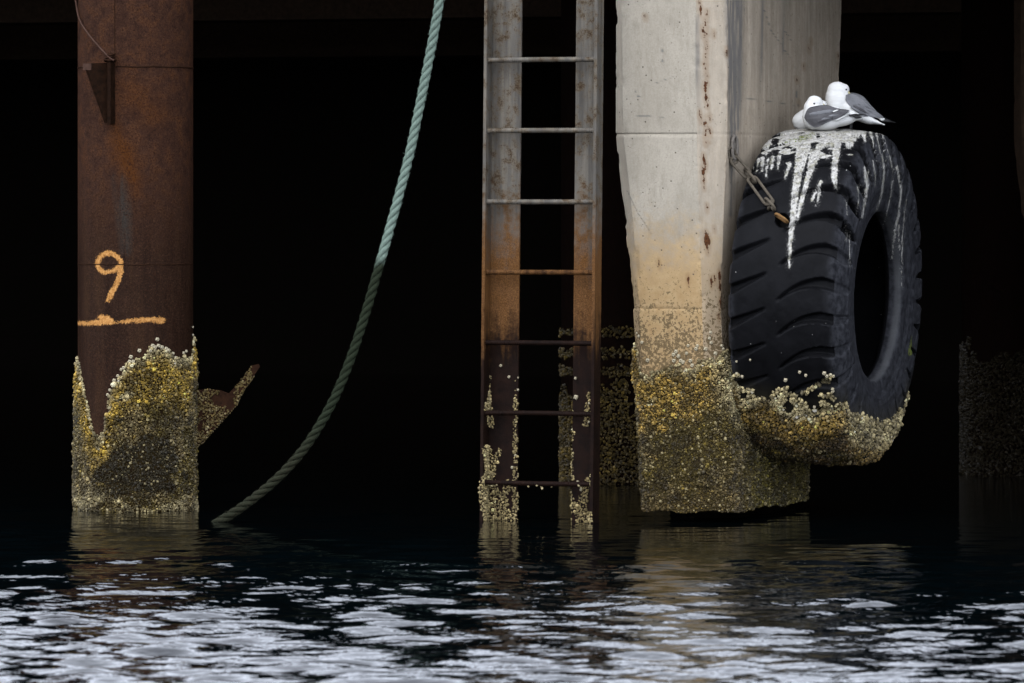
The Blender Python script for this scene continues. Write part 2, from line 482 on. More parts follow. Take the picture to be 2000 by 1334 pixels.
M_CON, M_PILE, M_LAD, M_RUB, M_ROPE, M_WATER = mat_concrete(), mat_pile(), mat_ladder(), mat_rubber(), mat_rope(), mat_water()
M_BARN = mat_barnacle()
M_RUST = mat_rust('dark_rust', (0.012, 0.0065, 0.005), (0.034, 0.017, 0.010))
M_BRK = mat_rust('blackened_rust', (0.005, 0.003, 0.002), (0.020, 0.010, 0.006))
M_RUSTB = mat_rust('pale_rust', (0.04, 0.025, 0.022), (0.08, 0.05, 0.043))
M_CHAIN = mat_rust('old_chain_steel', (0.050, 0.047, 0.041), (0.135, 0.128, 0.115), 0.55)
M_CHAINR = mat_rust('rusty_chain_steel', (0.12, 0.07, 0.03), (0.25, 0.16, 0.08), 0.6)
M_STEEL = mat_rust('bare_steel', (0.10, 0.10, 0.10), (0.22, 0.22, 0.225), 0.5)
M_DECK = mat_rust('shade_black_deck_concrete', (0.005, 0.0045, 0.004), (0.009, 0.008, 0.007), 0.95)  # near black colour stands in for the dark under the deck
M_BEAM = mat_rust('shade_brown_concrete', (0.016, 0.012, 0.010), (0.045, 0.032, 0.024), 0.95)  # concrete darkened in its colour for the shade under the deck
M_DIM = mat_rust('shade_black_steel', (0.002, 0.0012, 0.001), (0.006, 0.0026, 0.0016), 0.85)  # steel colour taken almost to black in place of the deck's shade
M_WHITE = mat_feather('white_plumage', (0.60, 0.60, 0.60), (0.70, 0.70, 0.70))
M_GREYF = mat_feather('grey_wing_plumage', (0.120, 0.121, 0.133), (0.195, 0.196, 0.212), 45.0)
M_GREYD = mat_feather('darker_grey_plumage', (0.058, 0.056, 0.061), (0.112, 0.110, 0.118), 45.0)
M_BLACKF = mat_plain('black_feather', (0.010, 0.010, 0.011), 0.6, 0.3)
M_EYE = mat_plain('bird_eye', (0.006, 0.006, 0.006), 0.15, 0.6, 0.1, bump=0)
M_BILL = mat_plain('yellowish_bill', (0.30, 0.29, 0.16), 0.45, 0.4, 0.15)
M_LEG = mat_plain('black_leg_skin', (0.014, 0.013, 0.013), 0.5, 0.4)

# quay axes: U along the quay (to the right, slightly nearer), Vv into it
AN = R(20.0)
U = np.array([math.cos(AN), -math.sin(AN), 0.0])
Vv = np.array([math.sin(AN), math.cos(AN), 0.0])
ZZ = np.array([0, 0, 1.0])
O0 = W(1420, 1018, -0.10); O0[2] = 0.0
def Q(u, v, z): return O0 + U * u + Vv * v + ZZ * z
def solve_u(px, v):       # u of the point of depth v seen at column px
    s = (px - 1000.0) / FPX
    b = O0 + Vv * v
    return (s * (DIST + b[1]) - b[0]) / (U[0] - s * U[1])
def solve_v(px, u):
    s = (px - 1000.0) / FPX
    b = O0 + U * u
    return (s * (DIST + b[1]) - b[0]) / (Vv[0] - s * Vv[1])

# ------------------------------------------------------------------ barnacle builder
def barn_template(k):
    a = np.arange(k) * 2 * np.pi / k
    alt = np.where(np.arange(k) % 2, 1.0, 0.80)
    rings = [(1.0, -0.25, 1), (0.83, 0.42, 1), (0.47, 0.80, 1)]
    V = [np.stack([r * alt * np.cos(a), r * alt * np.sin(a), np.full(k, h)], 1) for r, h, _ in rings]
    V.append(np.array([[0, 0, 0.50]]))
    V = np.vstack(V)
    q = np.vstack([np.stack([np.arange(k) + i * k, (np.arange(k) + 1) % k + i * k, (np.arange(k) + 1) % k + (i + 1) * k, np.arange(k) + (i + 1) * k], 1) for i in (0, 1)])
    t = np.stack([np.arange(k) + 2 * k, (np.arange(k) + 1) % k + 2 * k, np.full(k, 3 * k)], 1)
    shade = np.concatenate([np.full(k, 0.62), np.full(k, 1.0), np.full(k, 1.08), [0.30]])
    return V, q, t, shade

def barnacles(name, P, N, rad, colr, parent, mat=None, k=7):
    n = len(P)
    T, q, t, shade = barn_template(k)
    m = len(T)
    N = N + rng.normal(0, 0.22, N.shape); N /= np.linalg.norm(N, axis=1)[:, None]
    ref = rng.normal(0, 1, N.shape)
    A = np.cross(N, ref); A /= np.linalg.norm(A, axis=1)[:, None]
    B = np.cross(N, A)
    hh = rad * rng.uniform(0.75, 1.5, n)
    sx = rng.uniform(0.85, 1.15, n)
    V = (P[:, None] + (rad * sx)[:, None, None] * T[None, :, 0, None] * A[:, None]
         + (rad / sx)[:, None, None] * T[None, :, 1, None] * B[:, None] + hh[:, None, None] * T[None, :, 2, None] * N[:, None])
    off = (np.arange(n) * m)[:, None, None]
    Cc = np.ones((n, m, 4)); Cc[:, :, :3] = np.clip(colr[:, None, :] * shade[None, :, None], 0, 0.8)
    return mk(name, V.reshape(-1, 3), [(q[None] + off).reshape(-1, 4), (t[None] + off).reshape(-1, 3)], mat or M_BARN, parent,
              {'shell': Cc.reshape(-1, 4)}, smooth=False, stuff=True)

SINGLE = {}
def single_barnacle(P, N, rad, col, parent):
    key = 0
    if key not in SINGLE:
        T, q, t, shade = barn_template(9)
        me_o = mk('barnacle', T, [q, t], M_BARN, None, {'shell': np.c_[np.clip(np.array([[0.52, 0.49, 0.38]]) * shade[:, None], 0, .8), np.ones(len(T))]}, smooth=False)
        SINGLE[key] = me_o.data
        bpy.data.objects.remove(me_o)
    o = bpy.data.objects.new('barnacle', SINGLE[key])
    COL.objects.link(o)
    o.parent = parent
    o.location = P - base_of(parent)
    q_ = Vector(N).to_track_quat('Z', 'Y')
    o.rotation_mode = 'QUATERNION'; o.rotation_quaternion = q_
    o.scale = (rad, rad, rad * random.uniform(0.7, 1.1))
    return o

C_WHITE, C_GOLD, C_OLIVE, C_BROWN, C_GREY = (np.array(c) for c in ((0.42, 0.37, 0.215), (0.27, 0.182, 0.042), (0.062, 0.048, 0.010), (0.054, 0.035, 0.012), (0.135, 0.108, 0.048)))
def lerp(a, b, f): return a + (b - a) * np.asarray(f)[:, None]
def vary(c, s=0.5, hits=0.07):
    n = len(c)
    c = c * np.exp(rng.normal(0, s, (n, 1)))
    hit = rng.random(n) < hits
    c[hit] = c[hit] * 0.4 + C_WHITE * 0.65  # a few shells painted pale as glints
    return c

def poly_y(xs, ys): return lambda px: np.interp(px, xs, ys)

# ================================================================== SETTING
# water: one sheet, finely divided where it is seen
def spaced(a, b, fine, lim, grow=1.35):
    x = list(np.arange(a, b, fine)); s = fine
    while x[-1] < lim: s *= grow; x.append(x[-1] + s)
    s = fine
    while x[0] > -lim: s *= grow; x.insert(0, x[0] - s)
    return np.array(x)
gx = spaced(-3.3, 3.3, 0.028, 400)
gy = spaced(-9.5, 5.0, 0.022, 400)
GX, GY = np.meshgrid(gx, gy, indexing='ij')
X1, Y1 = GX.ravel(), GY.ravel()
hgt = np.zeros_like(X1)
wr = np.random.default_rng(21)
near = (np.abs(X1) < 6) & (Y1 > -14) & (Y1 < 9)
xa, ya = X1[near], Y1[near]
xa, ya = xa + 0.10 * np.sin(ya * 2.1 + 1) + 0.06 * np.sin(xa * 3.7 + ya), ya + 0.08 * np.sin(xa * 2.6) + 0.05 * np.sin(ya * 4.1 + xa * 1.3)
hn = np.zeros_like(xa)
for i in range(130):
    lam = np.exp(wr.uniform(math.log(0.085), math.log(1.0)))
    th = wr.normal(math.pi / 2, 0.40)
    kx, ky = math.cos(th) * 2 * math.pi / lam, math.sin(th) * 2 * math.pi / lam
    slope = 0.034 * math.exp(-(math.log(lam / 0.18) / 0.62)**2) + 0.0035
    hn += slope * lam / (2 * math.pi) * np.sin(kx * xa + ky * ya + wr.uniform(0, 6.28))
qv = (np.c_[X1, Y1] - O0[:2]) @ Vv[:2]
ruff = 0.13 + 0.87 * sstep(-0.3, -4.6, qv) + 0.10 * sstep(-5, -7, qv)
ruff *= np.where(qv > 1.0, 0.7, 1.0)
hgt[near] = hn * ruff[near]
water = mk('water', np.c_[X1, Y1, hgt], grid_faces(len(gx), len(gy)), M_WATER, None, {'rough': ruff * 0.9 + 0.05})
water['kind'] = 'structure'

# quay: deck slab, cross beams, back wall
quay = thing('quay', 'dark concrete quay deck and shadowed back wall closing the black space behind the pillars', 'quay', tuple(O0))
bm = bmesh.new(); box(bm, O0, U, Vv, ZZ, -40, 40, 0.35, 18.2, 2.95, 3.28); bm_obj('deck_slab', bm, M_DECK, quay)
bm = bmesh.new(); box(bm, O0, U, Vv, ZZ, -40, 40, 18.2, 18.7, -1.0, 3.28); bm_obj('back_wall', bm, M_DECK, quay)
for s in (-40.5, 40.0):  # unseen walls added to keep side light from entering under the deck
    bm = bmesh.new(); box(bm, O0, U, Vv, ZZ, s, s + 0.5, 0.35, 18.7, -1.0, 3.28); bm_obj('side_light_block', bm, M_DECK, quay)
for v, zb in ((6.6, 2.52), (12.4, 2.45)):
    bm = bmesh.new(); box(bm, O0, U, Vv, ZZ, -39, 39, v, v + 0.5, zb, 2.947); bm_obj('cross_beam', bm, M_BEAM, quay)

# ================================================================== CONCRETE PILLAR
def pillar(name, label, du, dv, secs, mat_zone=True, seed=0, dense=1.0):
    """secs: rows of (py, left, front_left, front_right, corner, back) columns measured on the photograph, lofted in quay axes"""
    root = thing(name, label, 'pillar', tuple(Q(du, dv, 0)))
    secs = np.array(secs, float)
    ztop, zbot = 2.97, 0.035
    nz = int(430 * dense)
    zs = np.linspace(zbot, ztop, nz)
    pys = HZ - (zs - CAMH) / (DIST - 0.1) * FPX
    cols = [np.interp(pys, secs[:, 0], secs[:, c]) for c in range(6)][1:]
    # section corners in (u, v): back-left, left, front-left, front-right, corner, back-right
    uc = np.array([solve_u(c, 0.07) for c in cols[3]])
    ufr = np.array([solve_u(c, 0.0) for c in cols[2]]); ufl = np.array([solve_u(c, 0.0) for c in cols[1]])
    ul = np.array([solve_u(c, 0.05) for c in cols[0]])
    vb = np.array([solve_v(c, u) for c, u in zip(cols[4], uc)])
    one = np.ones(nz)
    K = np.stack([np.stack([ul, vb], 1), np.stack([ul, 0.05 * one], 1), np.stack([ufl, 0 * one], 1), np.stack([ufr, 0 * one], 1), np.stack([uc, 0.07 * one], 1), np.stack([uc, vb], 1)], 1)
    cnt = [30, 6, 40, 14, 70, 8]
    cnt = [max(3, int(c * dense)) for c in cnt]
    P, fc, sd_ = [], [], []
    for e in range(6):
        a, b = K[:, e], K[:, (e + 1) % 6]
        t = np.arange(cnt[e]) / cnt[e]
        t = np.where(t < .5, 2 * t * t * .6 + t * .4, 1 - (2 * (1 - t)**2 * .6 + (1 - t) * .4)) if e in (2, 4) else t
        P.append(a[:, None] + (b - a)[:, None] * t[None, :, None])
        f = {0: 0.7, 1: 0.25, 2: 0.0, 3: 0.55, 4: 1.0, 5: 1.0}[e]
        fc.append(np.full(cnt[e], f)); L = np.minimum(t, 1 - t) * np.linalg.norm(b - a, axis=1).mean(); sd_.append(L)
    P = np.concatenate(P, 1); fc = np.concatenate(fc); edge = np.concatenate(sd_)
    npm = P.shape[1]
    zb_ = np.broadcast_to(zs[:, None], (nz, npm))
    pts = O0 + U * (P[..., 0] + du)[..., None] + Vv * (P[..., 1] + dv)[..., None] + ZZ * zb_[..., None]
    cen = pts.mean(1, keepdims=True)
    nx = np.roll(pts, -1, 1) - np.roll(pts, 1, 1)
    nrm = np.cross(nx, ZZ); nrm /= np.linalg.norm(nrm, axis=2)[..., None]
    pf = pts.reshape(-1, 3)
    out = nrm.reshape(-1, 3)
    ed = np.broadcast_to(edge[None], (nz, npm)).ravel()
    chip = np.clip(fbm(pf, 14, 4, seed) - 0.52, 0, 1) * 0.040 * np.exp(-(ed / 0.012)**2)
    pyv = np.broadcast_to(pys[:, None], (nz, npm)).ravel()
    joint = 0.006 * (np.exp(-((pyv - 261 - 2 * fbm(pf, 8, 2)) / 2.2)**2) + 0.6 * np.exp(-((pyv - 604) / 2.0)**2))
    joint *= np.where(np.broadcast_to(fc[None], (nz, npm)).ravel() < 0.3, 1, 0.35)
    lump = 0.004 * (fbm(pf, 6, 3, 5 + seed) - 0.5)
    pf = pf + out * (lump - chip - joint)[:, None]
    zr = pf[:, 2].copy()
    rag = 0.05 * (fbm(pf * [1, 1, 0], 9, 3, 9) - 0.4)
    pf[:, 2] += rag * sstep(0.3, 0.0, zr - zbot)
    F = [grid_faces(nz, npm, close_v=True)[:, ::-1], ((nz - 1) * npm + np.arange(npm))[None], np.arange(npm)[None, ::-1]]
    return root, pf, out, F, np.broadcast_to(fc[None], (nz, npm)).ravel(), (nz, npm)

SECS = [(-400, 1203, 1215, 1360, 1421, 1645), (0, 1203, 1215, 1360, 1421, 1643), (150, 1203, 1216, 1361, 1421, 1638), (258, 1203, 1217, 1362, 1420, 1634), (300, 1206, 1222, 1362, 1419, 1630), (360, 1213, 1229, 1364, 1416, 1624),
        (450, 1222, 1238, 1367, 1412, 1615), (600, 1236, 1248, 1372, 1408, 1602), (750, 1247, 1256, 1376, 1414, 1588), (900, 1256, 1262, 1384, 1424, 1577), (1010, 1264, 1268, 1390, 1428, 1568), (1100, 1268, 1270, 1392, 1430, 1560)]
pil, PV, PN, PF, pface, pshape = pillar('concrete_pillar', 'weathered grey concrete pillar with ochre tide band, barnacled foot and the big tyre at its side', 0, 0, SECS)
ppx, ppy = proj(PV)
front = (PN @ np.array([0, -1.0, 0])) > -0.05
rusts = [(1366, 4, 3), (1368, 18, 4), (1372, 60, 4), (1380, 55, 2), (1381, 90, 2.5), (1379, 120, 2), (1380, 150, 2), (1377, 172, 5), (1378, 190, 4), (1382, 205, 2.5), (1367, 225, 4), (1368, 230, 3.5), (1386, 228, 2.5), (1387, 258, 3),
         (1374, 310, 4), (1377, 322, 4), (1373, 335, 5), (1374, 352, 4), (1375, 366, 2), (1381, 405, 3), (1379, 468, 7), (1384, 470, 5), (1382, 488, 3), (1395, 447, 2), (1405, 540, 5), (1406, 560, 4), (1389, 550, 4), (1396, 545, 3), (1407, 590, 4),
         (1404, 620, 3), (1419, 100, 3), (1418, 103, 2), (1580, 95, 2.5), (1584, 80, 2), (1570, 130, 2), (1556, 155, 1.8), (1560, 200, 1.5), (1637, 110, 2), (1638, 130, 2.4), (1394, 65, 2.5), (1287, 514, 3), (1344, 546, 4), (1262, 34, 2), (1258, 33, 2)]
rust = np.full(len(PV), -30.0)
for x, y, r in rusts:
    rust = np.maximum(rust, seg_field(ppx, ppy, [(x - .5, y - r * 2.4, r * 0.25), (x + 0.3, y, r * 0.72), (x + 1, y + r * 3.4, 0.1)]))
for i in range(70): rusts.append((1379 + random.gauss(0, 2.0), random.uniform(20, 290), random.uniform(0.6, 2.2)))
for x, y, r in rusts[-70:]: rust = np.maximum(rust, seg_field(ppx, ppy, [(x, y - r, r * 0.6), (x + .3, y + r, r)]))
rust = np.maximum(rust, seg_field(ppx, ppy, [(1379, 60, 0.6), (1380, 150, 1.0), (1378, 180, 1)]))
rust = np.where(front, rust, -30)
stain = np.zeros(len(PV))
for pts in ([(1428, -40, 13), (1430, 120, 12), (1432, 260, 8), (1428, 420, 5)], [(1438, -40, 14), (1440, 140, 12), (1438, 250, 9)], [(1446, -40, 6), (1444, 200, 5)], [(1362, 30, 4), (1363, 140, 5), (1366, 260, 3)], [(1490, 0, 4), (1486, 180, 3)], [(1528, 0, 3), (1530, 160, 3)]):
    stain = np.maximum(stain, np.clip(seg_field(ppx, ppy, pts) / 9.0 + 0.35, 0, 1))
stain = stain * np.clip(fbm(PV * [1, 1, 0.12], 60, 3) * 2.2 - 0.3, 0, 1)
crack = np.maximum(seg_field(ppx, ppy, [(1225, 372, .8), (1245, 415, .7), (1262, 440, .9), (1274, 460, 1.2)]), seg_field(ppx, ppy, [(1278, 163, .6), (1300, 156, .7), (1315, 150, .4)]))
for cr in ([(1490, 10, .4), (1506, 60, .8), (1552, 125, .5)], [(1527, 50, .3), (1545, 78, .8)], [(1553, 130, .4), (1556, 190, .8), (1561, 214, .5)], [(1296, 82, .3), (1292, 110, .6), (1296, 130, .3)], [(1240, 175, .6), (1246, 190, 1.0), (1256, 186, .3)], [(1227, 228, .3), (1262, 226, .7), (1300, 230, .3)]):
    crack = np.maximum(crack, seg_field(ppx, ppy, cr))
crack = np.maximum(crack, seg_field(ppx, ppy, [(1440, 190, .5), (1490, 196, .6), (1553, 206, .5)]))
stain = np.maximum(stain, np.clip(crack + 0.5, 0, 0.8))
pzone = np.clip((ppy - 0) / 1334.0, 0, 1) + 0.0
pmass_top = poly_y([1200, 1239, 1243, 1250, 1262, 1285, 1300, 1325, 1345, 1360, 1380, 1398, 1412, 1420, 1430, 1460, 1520, 1660], [655, 660, 668, 722, 735, 722, 708, 714, 728, 716, 694, 702, 690, 685, 700, 735, 760, 770])
pcov = ppy - pmass_top(ppx) + 26 * (fbm(PV, 26, 3) - 0.5)
cover = sstep(-4, 26, pcov)
PVd = PV + PN * (cover * (0.004 + 0.030 * fbm(PV, 14, 4, 3)))[:, None]
shaft = mk('shaft', PVd, PF, M_CON, pil, {'zone': pzone, 'face': np.clip(pface * (0.6 + 0.8 * fbm(PV, 3, 2)), 0, 1), 'rust': rust, 'stain': stain, 'crust': sstep(-6, 10, pcov)}, sharp=28)

def scatter_on(V, N, shape, step, jit, keep):
    """pick barnacle sites on a lofted grid surface: sites are grid cells thinned to a spacing, jittered inside the cell"""
    pass

def sample_faces(obj_V, faces, n):
    a, b, c, d = (obj_V[faces[:, i]] for i in range(4))
    ar = 0.5 * np.linalg.norm(np.cross(c - a, d - b), axis=1)
    idx = rng.choice(len(faces), n, p=ar / ar.sum())
    s, t = rng.random((n, 1)), rng.random((n, 1))
    P = (a[idx] * (1 - s) + b[idx] * s) * (1 - t) + (d[idx] * (1 - s) + c[idx] * s) * t
    nn = np.cross(c[idx] - a[idx], d[idx] - b[idx]); nn /= np.linalg.norm(nn, axis=1)[:, None] + 1e-12
    return P, nn

def thin(P, r, seed=0):
    """drop sites closer than their own radius to an earlier one (hash grid)"""
    cell = r.max() * 1.0
    keep = np.zeros(len(P), bool); g = {}
    key = np.floor(P / cell).astype(int)
    for i in range(len(P)):
        k = tuple(key[i]); ok = True
        for dx in (-1, 0, 1):
            for dy in (-1, 0, 1):
                for dz in (-1, 0, 1):
                    for j in g.get((k[0] + dx, k[1] + dy, k[2] + dz), ()):
                        d = P[i] - P[j]
                        if d[0] * d[0] + d[1] * d[1] + d[2] * d[2] < (0.55 * (r[i] + r[j]))**2: ok = False; break
                    if not ok: break
                if not ok: break
            if not ok: break
        if ok: g.setdefault(k, []).append(i); keep[i] = True
    return keep

def grow(V, faces, n, covf, radf, colf, parent, face_keep=None, singles=(), name='barnacles', k=7, flip=1, hits=0.07):
    if face_keep is not None: faces = faces[face_keep]
    P, N = sample_faces(V, faces, n)
    N = N * flip
    px, py = proj(P)
    c = covf(P, px, py)
    m = c > 0
    P, N, px, py, c = P[m], N[m], px[m], py[m], c[m]
    r = radf(P, px, py, c)
    kp = thin(P, r)
    P, N, px, py, c, r = P[kp], N[kp], px[kp], py[kp], c[kp], r[kp]
    col = vary(colf(P, px, py, c), hits=hits) * (0.45 + 0.85 * sstep(0.34, 0.62, fbm(P, 19, 3, 77)))[:, None]
    return barnacles(name, P + N * r[:, None] * rng.uniform(-0.1, 0.5, (len(P), 1)), N, r, col, parent, k=k)

def strays(V, faces, pts, parent, flip=1):
    """single barnacles at measured spots of the surface"""
    cen = V[faces].mean(1)
    nn = np.cross(V[faces[:, 2]] - V[faces[:, 0]], V[faces[:, 3]] - V[faces[:, 1]]); nn /= np.linalg.norm(nn, axis=1)[:, None] + 1e-12
    nn *= flip
    ok = nn[:, 1] < -0.02
    fx, fy = proj(cen)
    ii = np.where(ok)[0]
    for x, y, r in pts:
        d = (fx[ii] - x)**2 + (fy[ii] - y)**2
        j = ii[np.argsort(d)[:6]]; j = j[np.argmin(cen[j, 1])]
        single_barnacle(cen[j] + nn[j] * 0.001, nn[j], r / 430.0, None, parent)

def bare(P, sd, a=0.70): return 400 * np.clip(fbm(P, 17, 2, sd) - a, 0, 1)
def pillar_cov(P, px, py): return py - bare(P, 13) - pmass_top(px) + 26 * (fbm(P, 26, 3) - 0.5) + 10 * (fbm(P, 70, 2) - 0.5)
def pillar_rad(P, px, py, c): return np.clip(rng.lognormal(math.log(0.0058), 0.38, len(P)), 0.0036, 0.0118) * (1.25 - 0.35 * sstep(0, 90, c))
def pillar_col(P, px, py, c):
    col = lerp(np.tile(C_WHITE, (len(P), 1)), np.tile(C_GOLD, (len(P), 1)), sstep(2, 26, c) * sstep(1425, 1370, px + 40 * (fbm(P, 12, 2) - .5)))
    low = lerp(np.tile(C_OLIVE, (len(P), 1)), np.tile(C_GREY * 0.8, (len(P), 1)), sstep(0.46, 0.62, fbm(P, 10, 3, 4)))
    low = lerp(low, np.tile(C_BROWN, (len(P), 1)), sstep(900, 1000, py) * 0.5)
    col = lerp(col, low, sstep(70, 130, c + 60 * (fbm(P, 9, 2, 8) - .5)))
    green = np.tile(np.array([0.070, 0.064, 0.012]), (len(P), 1))
    return lerp(col, green, sstep(1440, 1490, px) * 0.75)
pq = PF[0]
pcen = PVd[pq].mean(1)
grow(PVd, pq, 100000, pillar_cov, pillar_rad, pillar_col, pil, face_keep=(proj(pcen)[1] > 640), flip=1)
strays(PVd, pq, [(1263, 703, 5), (1246, 657, 4), (1252, 668, 4), (1340, 676, 4), (1356, 680, 5), (1359, 676, 4), (1390, 648, 4), (1389, 660, 4), (1392, 668, 4), (1312, 690, 5), (1318, 685, 5), (1322, 694, 5), (1316, 700, 5), (1326, 702, 5), (1330, 708, 5),
                 (1346, 702, 5), (1350, 710, 5), (1240, 652, 3), (1337, 690, 4), (1412, 674, 4), (1414, 682, 4), (1380, 684, 5), (1400, 690, 5)], pil)

# chain eye set in the pillar corner
eye_c = Q(solve_u(1426, 0.10), 0.13, 1.5 + (373 - 288) / 430.0)
th = np.linspace(0, 2 * np.pi, 40, endpoint=False)
ring = eye_c + 0.020 * np.cos(th)[:, None] * (Vv * 0.95 + U * 0.3) + 0.052 * np.sin(th)[:, None] * ZZ + U * 0.012
V_, F_ = tube(ring, 0.008, 8, closed=True)
eye = mk('chain_eye', V_, F_, M_STEEL, pil)
disc = np.vstack([ring * 0 + eye_c + U * 0.009 + (ring - eye_c - U * 0.012) * 0.95, ])
mk('eye_recess', disc, np.arange(40)[None], M_STEEL, eye)

# ================================================================== STEEL PILE
PIX, PIY, PIR = (265 - 1000) / FPX * 26.0, 0.99, 0.272
pile = thing('steel_pile', 'rusty steel pile marked with an orange 9 above a painted dash, barnacles round its foot', 'pile', (PIX, PIY, 0))
nth, nzp = 300, 470
tt = np.linspace(0, 2 * np.pi, nth, endpoint=False)
zz = np.linspace(-0.5, 2.97, nzp)
TH, ZP = np.meshgrid(tt, zz, indexing='ij')
nrmP = np.stack([np.sin(TH), -np.cos(TH), 0 * TH], -1).reshape(-1, 3)
bV = np.array([PIX, PIY, 0]) + nrmP * PIR + np.c_[0 * TH.ravel(), 0 * TH.ravel(), ZP.ravel()]
px_, py_ = proj(bV)
pile_top = poly_y([120, 150, 156, 163, 172, 182, 192, 204, 210, 222, 236, 246, 262, 280, 298, 312, 330, 348, 364, 374, 379, 384, 420], [690, 692, 715, 745, 790, 838, 852, 838, 790, 752, 735, 712, 698, 690, 682, 680, 690, 698, 698, 690, 645, 640, 640])
def pile_cov(P, px, py): return py - bare(P, 31) - pile_top(px) + 22 * (fbm(P, 26, 3) - 0.5) + 12 * (fbm(P, 70, 2) - 0.5)
pc = pile_cov(bV, px_, py_)
bVd = bV + nrmP * (sstep(-4, 60, pc) * (0.002 + 0.026 * fbm(bV, 13, 4, 2)))[:, None]
frontp = nrmP[:, 1] < 0
paint = seg_field(px_, py_, [(238, 514, 5), (231, 503, 5.5), (219, 495, 5.5), (206, 494, 5.5), (194, 503, 5.5), (189, 515, 5.5), (194, 526, 5), (205, 532, 5), (220, 530, 5), (232, 521, 5.5), (238, 513, 5)])
paint = np.maximum(paint, seg_field(px_, py_, [(236, 508, 6), (236, 530, 6), (230, 550, 6), (220, 568, 6), (213, 582, 6.5), (211, 586, 6)]))
paint = np.maximum(paint, seg_field(px_, py_, [(150, 631, 5), (175, 632, 5), (200, 628, 7), (214, 627, 8)]))
paint = np.maximum(paint, seg_field(px_, py_, [(196, 620, 6), (210, 621, 6)]))
paint = np.maximum(paint, seg_field(px_, py_, [(214, 630, 3), (236, 629, 3.5), (262, 626, 5.5), (300, 625, 5.5), (316, 625, 8)]))
paint = np.maximum(paint, seg_field(px_, py_, [(216, 590, -1), (222, 560, -1.5)]))
paint = np.where(frontp, paint, -60)
orange = np.clip(seg_field(px_, py_, [(225, 250, 12), (240, 300, 26), (262, 350, 18), (268, 380, 6)]) / 26 + 0.35, 0, 1)
orange = np.maximum(orange, 0.5 * np.clip(seg_field(px_, py_, [(250, 180, 30), (300, 220, 30)]) / 40 + 0.4, 0, 1))
blue = np.clip(seg_field(px_, py_, [(232, 350, 10), (242, 420, 14), (246, 490, 8)]) / 20 + 0.4, 0, 1) * frontp
scuff = np.clip(np.maximum.reduce([seg_field(px_, py_, [(155, 517, .5), (190, 518, .5), (300, 514, .5), (340, 512, .5)]), seg_field(px_, py_, [(222, 650, .5), (221, 695, 1)]), seg_field(px_, py_, [(345, 470, -3), (352, 530, 0), (362, 560, -1)]), seg_field(px_, py_, [(310, 545, .5), (308, 570, .8)])]), -8, 4)
scuff = np.where(frontp, scuff, -8)
pqf = grid_faces(nth, nzp, close_u=True)
shaftp = mk('shaft', bVd, [pqf], M_PILE, pile, {'zone': np.clip(py_ / 1334, 0, 1), 'paint': paint, 'orange': orange * frontp, 'blue': blue, 'scuff': scuff, 'crust': sstep(-6, 10, pc)})
for py, rr in ((130, 0.0035), (517, 0.0022)):
    z = CAMH - (py - HZ) / FPX * (DIST + PIY - PIR)
    a = np.linspace(0, 2 * np.pi, 140, endpoint=False)
    C = np.c_[PIX + (PIR + 0.0005) * np.sin(a), PIY - (PIR + 0.0005) * np.cos(a), z + 0.004 * (fbm(np.c_[np.sin(a), np.cos(a), 0 * a], 5, 3) - .5)]
    V_, F_ = tube(C, rr * (0.7 + 0.6 * fbm(C, 80, 2)), 6, closed=True)
    mk('weld_seam', V_, F_, M_RUST, pile)
thv = math.asin((232 - 265) / 113.0)
zc = np.linspace(2.02, 2.94, 60)
C = np.c_[np.full(60, PIX + (PIR + 0.0005) * math.sin(thv)), np.full(60, PIY - (PIR + 0.0005) * math.cos(thv)), zc]
V_, F_ = tube(C, 0.0022, 6); mk('weld_seam', V_, F_, M_RUST, pile)

def pile_rad(P, px, py, c): return np.clip(rng.lognormal(math.log(0.0058), 0.38, len(P)), 0.0036, 0.0118) * (1.25 - 0.38 * sstep(0, 90, c))
def pile_col(P, px, py, c):
    n = len(P)
    yel = np.tile(np.array([0.26, 0.18, 0.030]), (n, 1))
    col = lerp(np.tile(C_WHITE, (n, 1)), yel, sstep(4, 30, c))
    low = lerp(np.tile(C_OLIVE, (n, 1)), np.tile(C_GREY * 0.85, (n, 1)), sstep(0.45, 0.62, fbm(P, 9, 3, 4) + 0.1 * sstep(270, 330, px) * sstep(820, 720, py)))
    low = lerp(low, np.tile(C_WHITE * 0.7, (n, 1)), sstep(930, 985, py) * sstep(0.42, 0.6, fbm(P, 14, 2, 3)))
    col = lerp(col, low, sstep(60, 120, c + 50 * (fbm(P, 9, 2, 8) - .5)))
    dk = np.exp(-(((px - 255) / 62)**2 + ((py - 918) / 36)**2)) + 0.7 * np.exp(-(((px - 305) / 40)**2 + ((py - 905) / 60)**2))
    return lerp(col, np.tile(np.array([0.010, 0.009, 0.004]), (n, 1)), sstep(0.42, 0.62, dk * 1.7 + 2.2 * (fbm(P, 12, 4, 6) - .52)))
fcen = bVd[pqf].mean(1)
grow(bVd, pqf, 90000, pile_cov, pile_rad, pile_col, pile, face_keep=(fcen[:, 2] > -0.03) & (fcen[:, 2] < 1.0), flip=1)
strays(bVd, pqf, [(310, 662, 5), (311, 675, 5), (318, 677, 5), (326, 679, 5), (275, 686, 5), (256, 696, 5), (253, 703, 5), (258, 705, 5), (341, 690, 4), (345, 698, 5), (330, 684, 5), (300, 673, 5), (304, 678, 5), (296, 682, 5), (235, 722, 4), (228, 733, 4), (220, 742, 5), (240, 718, 5),
                  (380, 640, 3), (380, 655, 3), (212, 762, 4), (208, 772, 4), (168, 800, 4), (171, 815, 4), (175, 832, 4), (360, 690, 4), (366, 686, 4)], pile)

